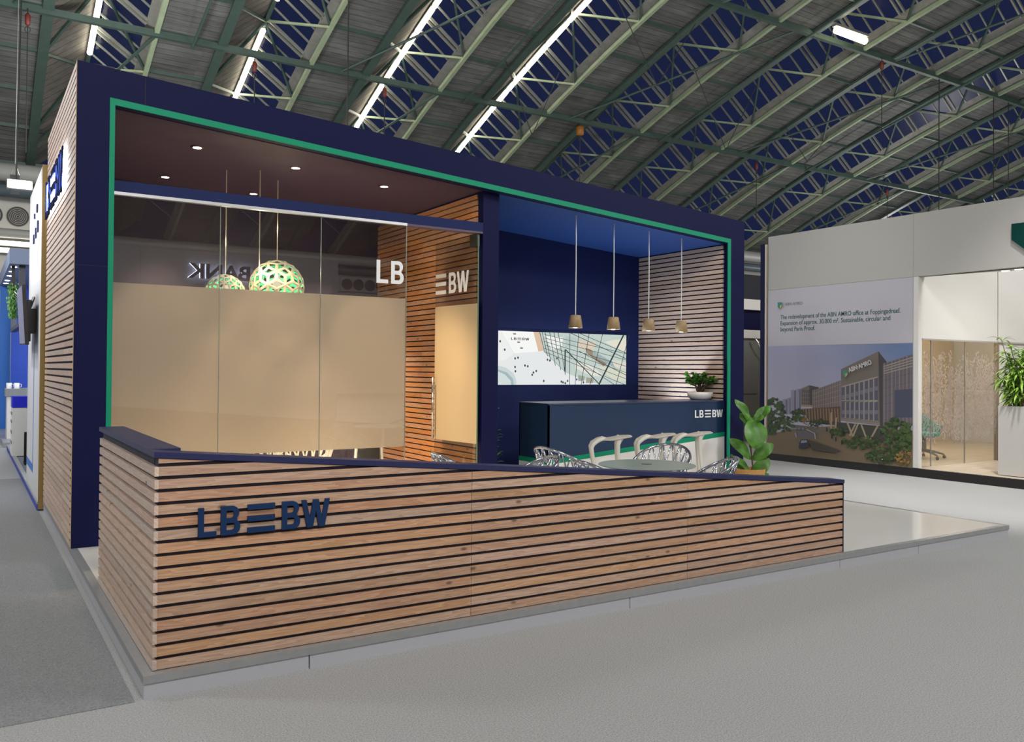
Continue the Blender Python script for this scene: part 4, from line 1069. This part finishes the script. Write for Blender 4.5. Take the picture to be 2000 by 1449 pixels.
def blobs(n, cx, cy, rx, ry, cols, r, rnd):
    for k in range(n):
        a = rnd.uniform(0, 2*PI); q = math.sqrt(rnd.random()); x = cx+rx*q*math.cos(a); y = cy+ry*q*math.sin(a)
        x = min(max(x, 76), 1178); y = min(y, 1255+(x-76)*.112)
        rr = r*rnd.uniform(.5, 1.2); m_ = rnd.randint(5, 7); ph = rnd.uniform(0, 6)
        pts = [(min(max(x+rr*rnd.uniform(.6, 1.1)*math.cos(ph+i*2*PI/m_), 74), 1180), min(y+rr*.8*rnd.uniform(.6, 1.1)*math.sin(ph+i*2*PI/m_), 1268+(x-76)*.112)) for i in range(m_)]
        pp(pts, cols[rnd.randint(0, len(cols)-1)])
rnd = random.Random(2)
BL = 1270; BR = 1387
# printed sky: its own sheet with printed colours blending from lilac to blue
sk = bmesh.new(); cl_ = sk.verts.layers.float_color.new('ink'); rows = []
for k in range(9):
    row = []
    for q in range(9):
        u, v = q/8, k/8; cx = 74+1108*u; top = 455-23*u; y, z = on_wall(cx, top+v*(1130-top)); vt = sk.verts.new((XN-.0038, y, z))
        w = max(0, min(1, .9*u*u*(1-v)+.25*u*(1-v)+.12*(1-v))); A_ = (.40-.06*(1-v), .38-.05*(1-v), .46); B_ = (.115, .175, .32)
        vt[cl_] = tuple(A_[n]*(1-w)+B_[n]*w for n in range(3))+(1,); row.append(vt)
    rows.append(row)
for k in range(8):
    for q in range(8): sk.faces.new([rows[k][q], rows[k+1][q], rows[k+1][q+1], rows[k][q+1]])
sm_, nt_, p_, N_, L_ = newmat('printed sky'); at_ = N_('ShaderNodeAttribute'); at_.attribute_name = 'ink'; L_(at_.outputs['Color'], p_.inputs['Base Color']); p_.inputs['Roughness'].default_value = .45
skb = MB(); skb.bm = sk; skb.build('printed_sky', sm_, po, fix=False)
pp([(74, 1125), (300, 1085), (640, 1060), (1182, 1100), (1182, 1387), (74, 1270)], (.155, .115, .070))
pp([(290, 1110), (370, 1085), (440, 1115), (445, 1165), (295, 1150)], (.12, .11, .13)); pp([(240, 1050), (420, 1070), (560, 1110), (440, 1130), (300, 1090)], (.13, .11, .09))
for x, w, y in ((165, 22, 875), (190, 35, 860), (225, 25, 850), (252, 40, 790), (295, 32, 782)): pp([(x, y), (x+w, y-4), (x+w, 975), (x, 975)], (.22, .22, .29)); pp([(x+w*.6, y+8), (x+w, y), (x+w, 975), (x+w*.6, 975)], (.13, .12, .17))
pp([(328, 780), (390, 752), (465, 768), (465, 920), (330, 915)], (.16, .125, .105)); 
for r in range(4):
    for c in range(4): pp([(338+c*15, 790+r*32), (347+c*15, 787+r*32), (347+c*15, 812+r*32), (338+c*15, 813+r*32)], (.07, .07, .10))
pp([(392, 755), (465, 768), (465, 915), (395, 912)], (.06, .05, .055)); pp([(330, 900), (420, 905), (420, 918), (330, 914)], (.30, .20, .08))
pp([(415, 795), (632, 715), (632, 1030), (415, 1000)], (.125, .10, .105))
for k in range(16): x = 420+k*13.5; yy = 792-(x-415)*.36; pl_((x, yy), (x, 985+k*3), 3, (.30, .25, .20))
for k in range(6): pl_((415, 820+k*32), (632, 745+k*44), 3, (.26, .21, .18))
pp([(330, 935), (632, 915), (632, 1065), (400, 1040)], (.085, .055, .04))
for k in range(13): x = 345+k*22; pl_((x, 930), (x+6, 1040), 7, (.25, .16, .08))
pp([(635, 630), (920, 494), (932, 500), (932, 1060), (635, 1010)], (.155, .130, .112))
pp([(920, 494), (985, 575), (960, 600), (960, 1195), (935, 1190)], (.055, .048, .050))
pp([(640, 760), (915, 685), (915, 870), (640, 872)], (.30, .26, .22)); pp([(640, 882), (915, 868), (915, 1030), (640, 1000)], (.30, .26, .22))
for k in range(8):
    x0 = 640+k*33.5+k*k*.3; x1 = x0+24+k*.8; a = lambda x: 760-(x-640)*.272; 
    for (ta, tb) in (((a(x0)+10), 866), (884, 1000+(x0-640)*.1)):
        pp([(x0, ta), (x1, ta-(x1-x0)*.27), (x1, tb), (x0, tb)], (.085, .085, .12)); pp([(x0+3, ta+60), (x1-3, ta+58), (x1-3, ta+90), (x0+3, ta+90)], (.16, .15, .19))
pp([(635, 1005), (932, 1040), (932, 1060), (635, 1025)], (.20, .17, .15))
pp([(955, 590), (1182, 515), (1182, 1060), (955, 1080)], (.115, .10, .125)); 
for k in range(9): pl_((955, 600+k*60), (1182, 525+k*66), 4, (.07, .07, .09))
for k in range(8): x = 965+k*29; pl_((x, 585-(x-955)*.33), (x, 1060), 5 if k % 2 else 9, (.20, .165, .14))
for k in range(4): pl_((960, 610+k*18), (1182, 540+k*22), 8, (.28, .24, .20))
pp([(1045, 790), (1182, 780), (1182, 1000), (1045, 1000)], (.06, .065, .10))
pp([(560, 1030), (935, 1065), (935, 1180), (640, 1110)], (.045, .045, .035))
for a, b in (((680, 1030), (725, 1145)), ((765, 1050), (725, 1145)), ((790, 1055), (840, 1185)), ((915, 1065), (850, 1185)), ((745, 1050), (700, 1140)), ((600, 1000), (590, 1110)), ((560, 960), (560, 1110))): pl_(a, b, 13, (.30, .24, .17))
GR = [(.030, .055, .016), (.045, .080, .022), (.018, .034, .012), (.06, .10, .03), (.035, .05, .02)]
blobs(150, 115, 980, 90, 130, GR[:3], 20, rnd); blobs(60, 210, 1050, 60, 60, GR, 15, rnd); blobs(70, 305, 985, 52, 48, GR[:3], 14, rnd); blobs(10, 352, 1020, 22, 16, [(.25, .12, .02), (.18, .09, .02)], 10, rnd)
blobs(40, 90, 1105, 60, 22, GR[:3], 14, rnd); blobs(50, 620, 1110, 60, 35, GR, 14, rnd); blobs(60, 450, 1040, 90, 30, GR[:3]+[(.04, .03, .02)], 10, rnd)
blobs(90, 790, 1190, 150, 45, GR, 17, rnd); blobs(120, 960, 1290, 130, 60, GR, 18, rnd); blobs(140, 1060, 1130, 110, 120, GR, 20, rnd); blobs(100, 1140, 1150, 50, 110, GR[1:4], 18, rnd)
blobs(60, 1120, 1310, 60, 60, [(.28, .16, .04), (.20, .12, .03), (.10, .08, .02)], 13, rnd)
pp([(380, 1170), (470, 1195), (640, 1255), (600, 1270), (430, 1250)], (.055, .045, .035))
pp([(322, 1195), (335, 1168), (385, 1165), (397, 1185), (392, 1225), (345, 1240), (318, 1235)], (.03, .035, .06)); pp([(338, 1175), (378, 1172), (382, 1190), (334, 1195)], (.22, .24, .30))
for x in (262, 285, 310, 340): pp([(x, 1080), (x+16, 1076), (x+20, 1090), (x, 1094)], (.16, .17, .24))
for a, b in (((290, 1115), (300, 1150)), ((375, 1090), (440, 1120)), ((440, 1120), (445, 1165))): pl_(a, b, 7, (.30, .30, .32))
for x, y in ((533, 1090), (572, 1145), (602, 1165), (648, 1190), (655, 1120)): pp([(x-4, y-16), (x+4, y-16), (x+6, y+16), (x-6, y+16)], (.02, .018, .018))
def shield(x, y, w, h, g, ye):
    pp([(x, y), (x+w, y-w*.06), (x+w, y+h*.62), (x+w/2, y+h), (x, y+h*.66)], g); pp([(x+w*.5, y+h*.45), (x+w*.95, y+h*.35), (x+w*.95, y+h*.6), (x+w*.55, y+h*.93)], ye)
shield(657, 640, 34, 56, (.04, .24, .19), (.50, .36, .08))
shield(157, 120, 32, 52, (.0, .20, .17), (.55, .33, .02))
pmb.build('print', pml, po, fix=False)
INK = mat('dark green ink', (.004, .075, .065), .5); INKG = mat('grey ink', (.16, .16, .18), .5)
for s, y0, y1, z in (('The redevelopment of the ABN AMRO office at Foppingadreef.', 10.589, 8.185, 2.622), ('Expansion of approx. 30.000 m\u00b2. Sustainable, circular and', 10.589, 8.362, 2.510), ('beyond Paris Proof.', 10.589, 9.83, 2.398)):
    put(text_mesh(s, .078, y0-y1, .001, .004), 'headline_text', frame((XN-.006, y0, z), (0, -1, 0)), INK, po)
put(text_mesh('ABN\u00b7AMRO', .055, .385, .001, 0), 'caption_text', frame((XN-.006, 10.485, 2.868), (0, -1, 0)), INKG, po)
y0, z0 = on_wall(702, 655); y1, z1 = on_wall(878, 590)
put(text_mesh('ABN\u00b7AMRO', .075, math.hypot(y0-y1, z1-z0), .001, .03), 'building_text', frame((XN-.032, y0, z0), (0, y1-y0, (z1-z0)), (0, (z1-z0), -(y1-y0))), mat('white ink', (.55, .55, .55), .5), po)

# ---- far stand seen through the gap
fs = thing('distant_stand', 'dark stand with two white shelf bands seen in the gap right of the portal', 'stand', (15.5, 14, 0))
MB().box(14.6, 17.6, 14.0, 14.1, 0, 2.44).build('lower_wall', mat('mid grey wall', (.17, .17, .16), .6), fs)
MB().box(14.6, 17.6, 13.9, 14.1, 2.44, 2.635).box(14.6, 17.6, 13.9, 14.1, 3.115, 3.36).build('white_band', WHITE, fs)
MB().box(14.6, 17.6, 14.05, 14.15, 2.635, 3.115).build('recess', NAVY, fs)
MB().box(14.6, 17.6, 13.95, 14.1, 3.36, 3.95).build('fascia', mat('dark slate', (.015, .017, .026), .6), fs)
MB().tube([(15.70, 13.8, 2.44), (15.85, 13.8, 2.2), (16.10, 13.8, 2.0)], .025, 8).build('bracket', CHROME, fs, smooth=True)
MB().box(15.2, 15.95, 13.98, 14.0, 1.105, 1.125).build('grip_line', DARK, fs)

# ================================================================== LEFT NEIGHBOURS
nw = thing('neighbour_wall', 'white stand wall directly behind the timber stand along the aisle', 'wall', (.8, 12, 0))
MB().box(.718, .80, 11.085, 13.33, .10, 3.95).build('board', mat('white gloss board', (.66, .66, .67), .4), nw)
MB().box(.714, .83, 11.07, 11.086, .02, 3.955).build('raw_edge', mat('ochre edge', (.35, .23, .07), .6), nw)
mb = MB().box(.7165, .718, 12.06, 12.15, .42, 1.95).box(.7165, .718, 12.06, 13.32, .33, .43); mb.build('blue_line', mat('blue stripe', (.03, .16, .55), .5), nw)
mb = MB()
for y, z, w, h in ((11.75, 3.52, .12, .09), (12.2, 3.50, .07, .06), (11.6, 3.26, .13, .13), (11.95, 3.23, .13, .12), (12.3, 3.20, .11, .11)): mb.box(.70, .717, y, y+w, z, z+h)
mb.build('sign_marks', mat('navy marks', (.01, .015, .10), .5), nw)
lamp('SPOT', (-.8, 12.0, 4.9), 420, (.96, .98, 1), .15, (.72, 12.1, 3.2), 1.1, .8)
np_ = thing('aisle_platform', 'low platform with blue carpet edge under the white neighbouring wall', 'platform', (.8, 14, 0))
MB().box(.735, 4, 11.10, 19.5, .0, .085).build('deck', mat('blue grey deck', (.14, .16, .20), .6), np_)
MB().box(.705, .735, 11.09, 19.5, .0, .075).build('blue_edge', mat('blue carpet edge', (.05, .07, .36), .8), np_)
MB().box(.705, .76, 11.09, 19.5, .075, .098).build('metal_edge', ALU, np_)
mt = thing('television', 'slim black television seen edge-on, bracketed to the white neighbouring wall', 'screen', (.6, 12, 2.2))
mb = MB(); mb.hexa([(.585, 11.45, 1.90), (.625, 11.45, 1.90), (.625, 12.60, 1.92), (.585, 12.60, 1.92), (.545, 11.45, 2.60), (.585, 11.45, 2.60), (.585, 12.60, 2.62), (.545, 12.60, 2.62)]); mb.build('housing', BLACK, mt)
mb = MB(); mb.hexa([(.583, 11.46, 1.915), (.585, 11.46, 1.915), (.585, 12.59, 1.935), (.583, 12.59, 1.935), (.543, 11.46, 2.59), (.545, 11.46, 2.59), (.545, 12.59, 2.61), (.543, 12.59, 2.61)]); mb.build('screen_glass', mat('screen glass', (.10, .11, .13), .15), mt)
mb = MB(); mb.box(.62, .66, 11.8, 12.2, 1.95, 2.45).box(.66, .718, 11.9, 12.1, 2.05, 2.35).bar((.62, 11.85, 2.25), (.70, 12.0, 2.5), .025); mb.build('wall_bracket', DARK, mt)
# brochure stand
bs = thing('brochure_stand', 'small brochure stand with clear angled pockets on the blue edged platform', 'stand', (.85, 15.5, .1))
MB().box(.80, 1.2, 15.45, 15.75, .098, .125).box(.80, .835, 15.55, 15.60, .125, .60).build('base', BLACK, bs)
mb = MB()
for k in range(3): mb.hexa([(.84+.05*k, 15.45, .42+.2*k), (1.15, 15.45, .42+.2*k), (1.15, 15.5, .42+.2*k), (.84+.05*k, 15.5, .42+.2*k), (.86+.05*k, 15.52, .66+.2*k), (1.15, 15.52, .66+.2*k), (1.15, 15.56, .66+.2*k), (.86+.05*k, 15.56, .66+.2*k)])
mb.build('pocket', mat('clear acrylic', (.45, .52, .60), .1, .2), bs)
cb_ = thing('white_cabinet', 'white cabinet with a bright blue top box in the left aisle stand', 'cabinet', (.9, 17, .1))
MB().box(.69, 1.4, 16.95, 17.5, .098, .93).build('body', WHITE, cb_); MB().box(.687, 1.4, 16.94, 17.5, .932, 1.12).build('blue_box', mat('vivid blue', (.012, .02, .60), .4), cb_)
mb = MB()
for z in (.30, .48, .66, .80): mb.box(.684, .69, 17.0, 17.45, z, z+.05)
mb.build('vent_slot', mat('grey slot', (.2, .2, .22), .5), cb_)
mb = thing('low_platform', 'pale low platform edge under the far grey counter', 'platform', (1, 21.5, 0))
MB().box(.66, 3, 19.9, 24.5, 0, .10).build('deck', ALU, mb)
kc = thing('grey_counter', 'grey topped counter carrying white mugs in the blue stand', 'counter', (1.1, 21.3, .1))
MB().box(.725, 2, 21.0, 21.7, 1.0, 1.165).build('top', mat('mid grey top', (.22, .24, .26), .5), kc); MB().box(.76, 2, 21.03, 21.7, .10, 1.0).build('body', WHITE, kc)
for x, y, lab in ((.79, 21.1, 'white mug on the grey counter, left one'), (.93, 21.05, 'white mug on the grey counter, right one')):
    t = thing('mug', lab, 'mug', (x, y, 1.165), 0, 'white mugs on the grey counter')
    MB().lathe([(.05, 0), (.052, .12), (.045, .12), (.043, .01), (.001, .01)], n=16, cap=False).build('body', WHITE, t, local=True, smooth=True)
    MB().tube([(.05, 0, .10), (.085, 0, .09), (.085, 0, .04), (.05, 0, .03)], .008, 6).build('handle', WHITE, t, local=True, smooth=True)
bl = thing('blue_stand', 'vivid blue stand with canopy far down the left aisle', 'stand', (1.5, 23, 0))
BLU = mat('vivid blue wall', (.004, .05, .42), .5)
MB().box(.93, 4, 24.0, 24.1, 0, 3.62).build('blue_wall', BLU, bl)
MB().box(.70, .93, 24.4, 24.5, 0, 3.62).build('light_blue_wall', mat('mid blue wall', (.02, .14, .50), .5), bl)
MB().box(-3, .70, 24.9, 25.0, 0, 3.62).build('lilac_wall', mat('lilac wall', (.34, .34, .52), .5), bl)
MB().box(.69, 4, 19.0, 26.0, 3.62, 3.92).build('canopy', mat('blue grey canopy', (.20, .26, .40), .5), bl)
lamp('AREA', (1.6, 20.5, 3.55), 90, (.8, .88, 1), 1.2, (1.6, 21.5, 0))
for k, y in enumerate((19.6, 20.6, 21.6, 22.8, 23.6)):
    t = thing('downlight', 'small bright downlight under the blue grey canopy, number %s from the front' % ('one', 'two', 'three', 'four', 'five')[k], 'lamp', (.79, y, 3.62), 0, 'downlights under the far canopy')
    MB().lathe([(.001, -.012), (.05, -.01), (.05, 0)], n=14, cap=False).build('bulb', emis('cool bulb', (.85, .92, 1), 16), t, local=True)
hf = thing('hanging_screen_box', 'dark grey frame hanging under the blue grey canopy', 'frame', (.9, 20, 2.5))
mb = MB().box(.86, .97, 19.2, 19.3, 2.5, 3.62).box(.86, .97, 19.2, 22.6, 2.42, 2.5).box(.86, .97, 22.5, 22.6, 2.5, 3.62); mb.build('frame_bar', mat('slate frame', (.06, .07, .09), .5), hf)
MB().box(.80, .86, 19.6, 19.9, 3.05, 3.19).build('light_panel', emis('white panel', (.95, .97, 1), 1.4), hf)
hp_ = thing('hanging_planter', 'trailing green plant hanging under the canopy in the blue stand', 'plant', (.76, 19.4, 3.2))
MB().box(.74, .80, 19.35, 19.45, 3.18, 3.615).build('hanger', DARK, hp_)
mb = MB()
for k in range(420):
    c = Vector((rnd.gauss(.765, .035), rnd.gauss(19.4, .06), rnd.uniform(2.62, 3.28))); d = Vector((rnd.gauss(0, .6), rnd.gauss(0, .6), -1)).normalized(); leaf(mb, c, c+d*.07, .028, (-.5, -.8, .3), .1, 3, .2, 'obov')
mb.build('foliage', LEAFM, hp_)
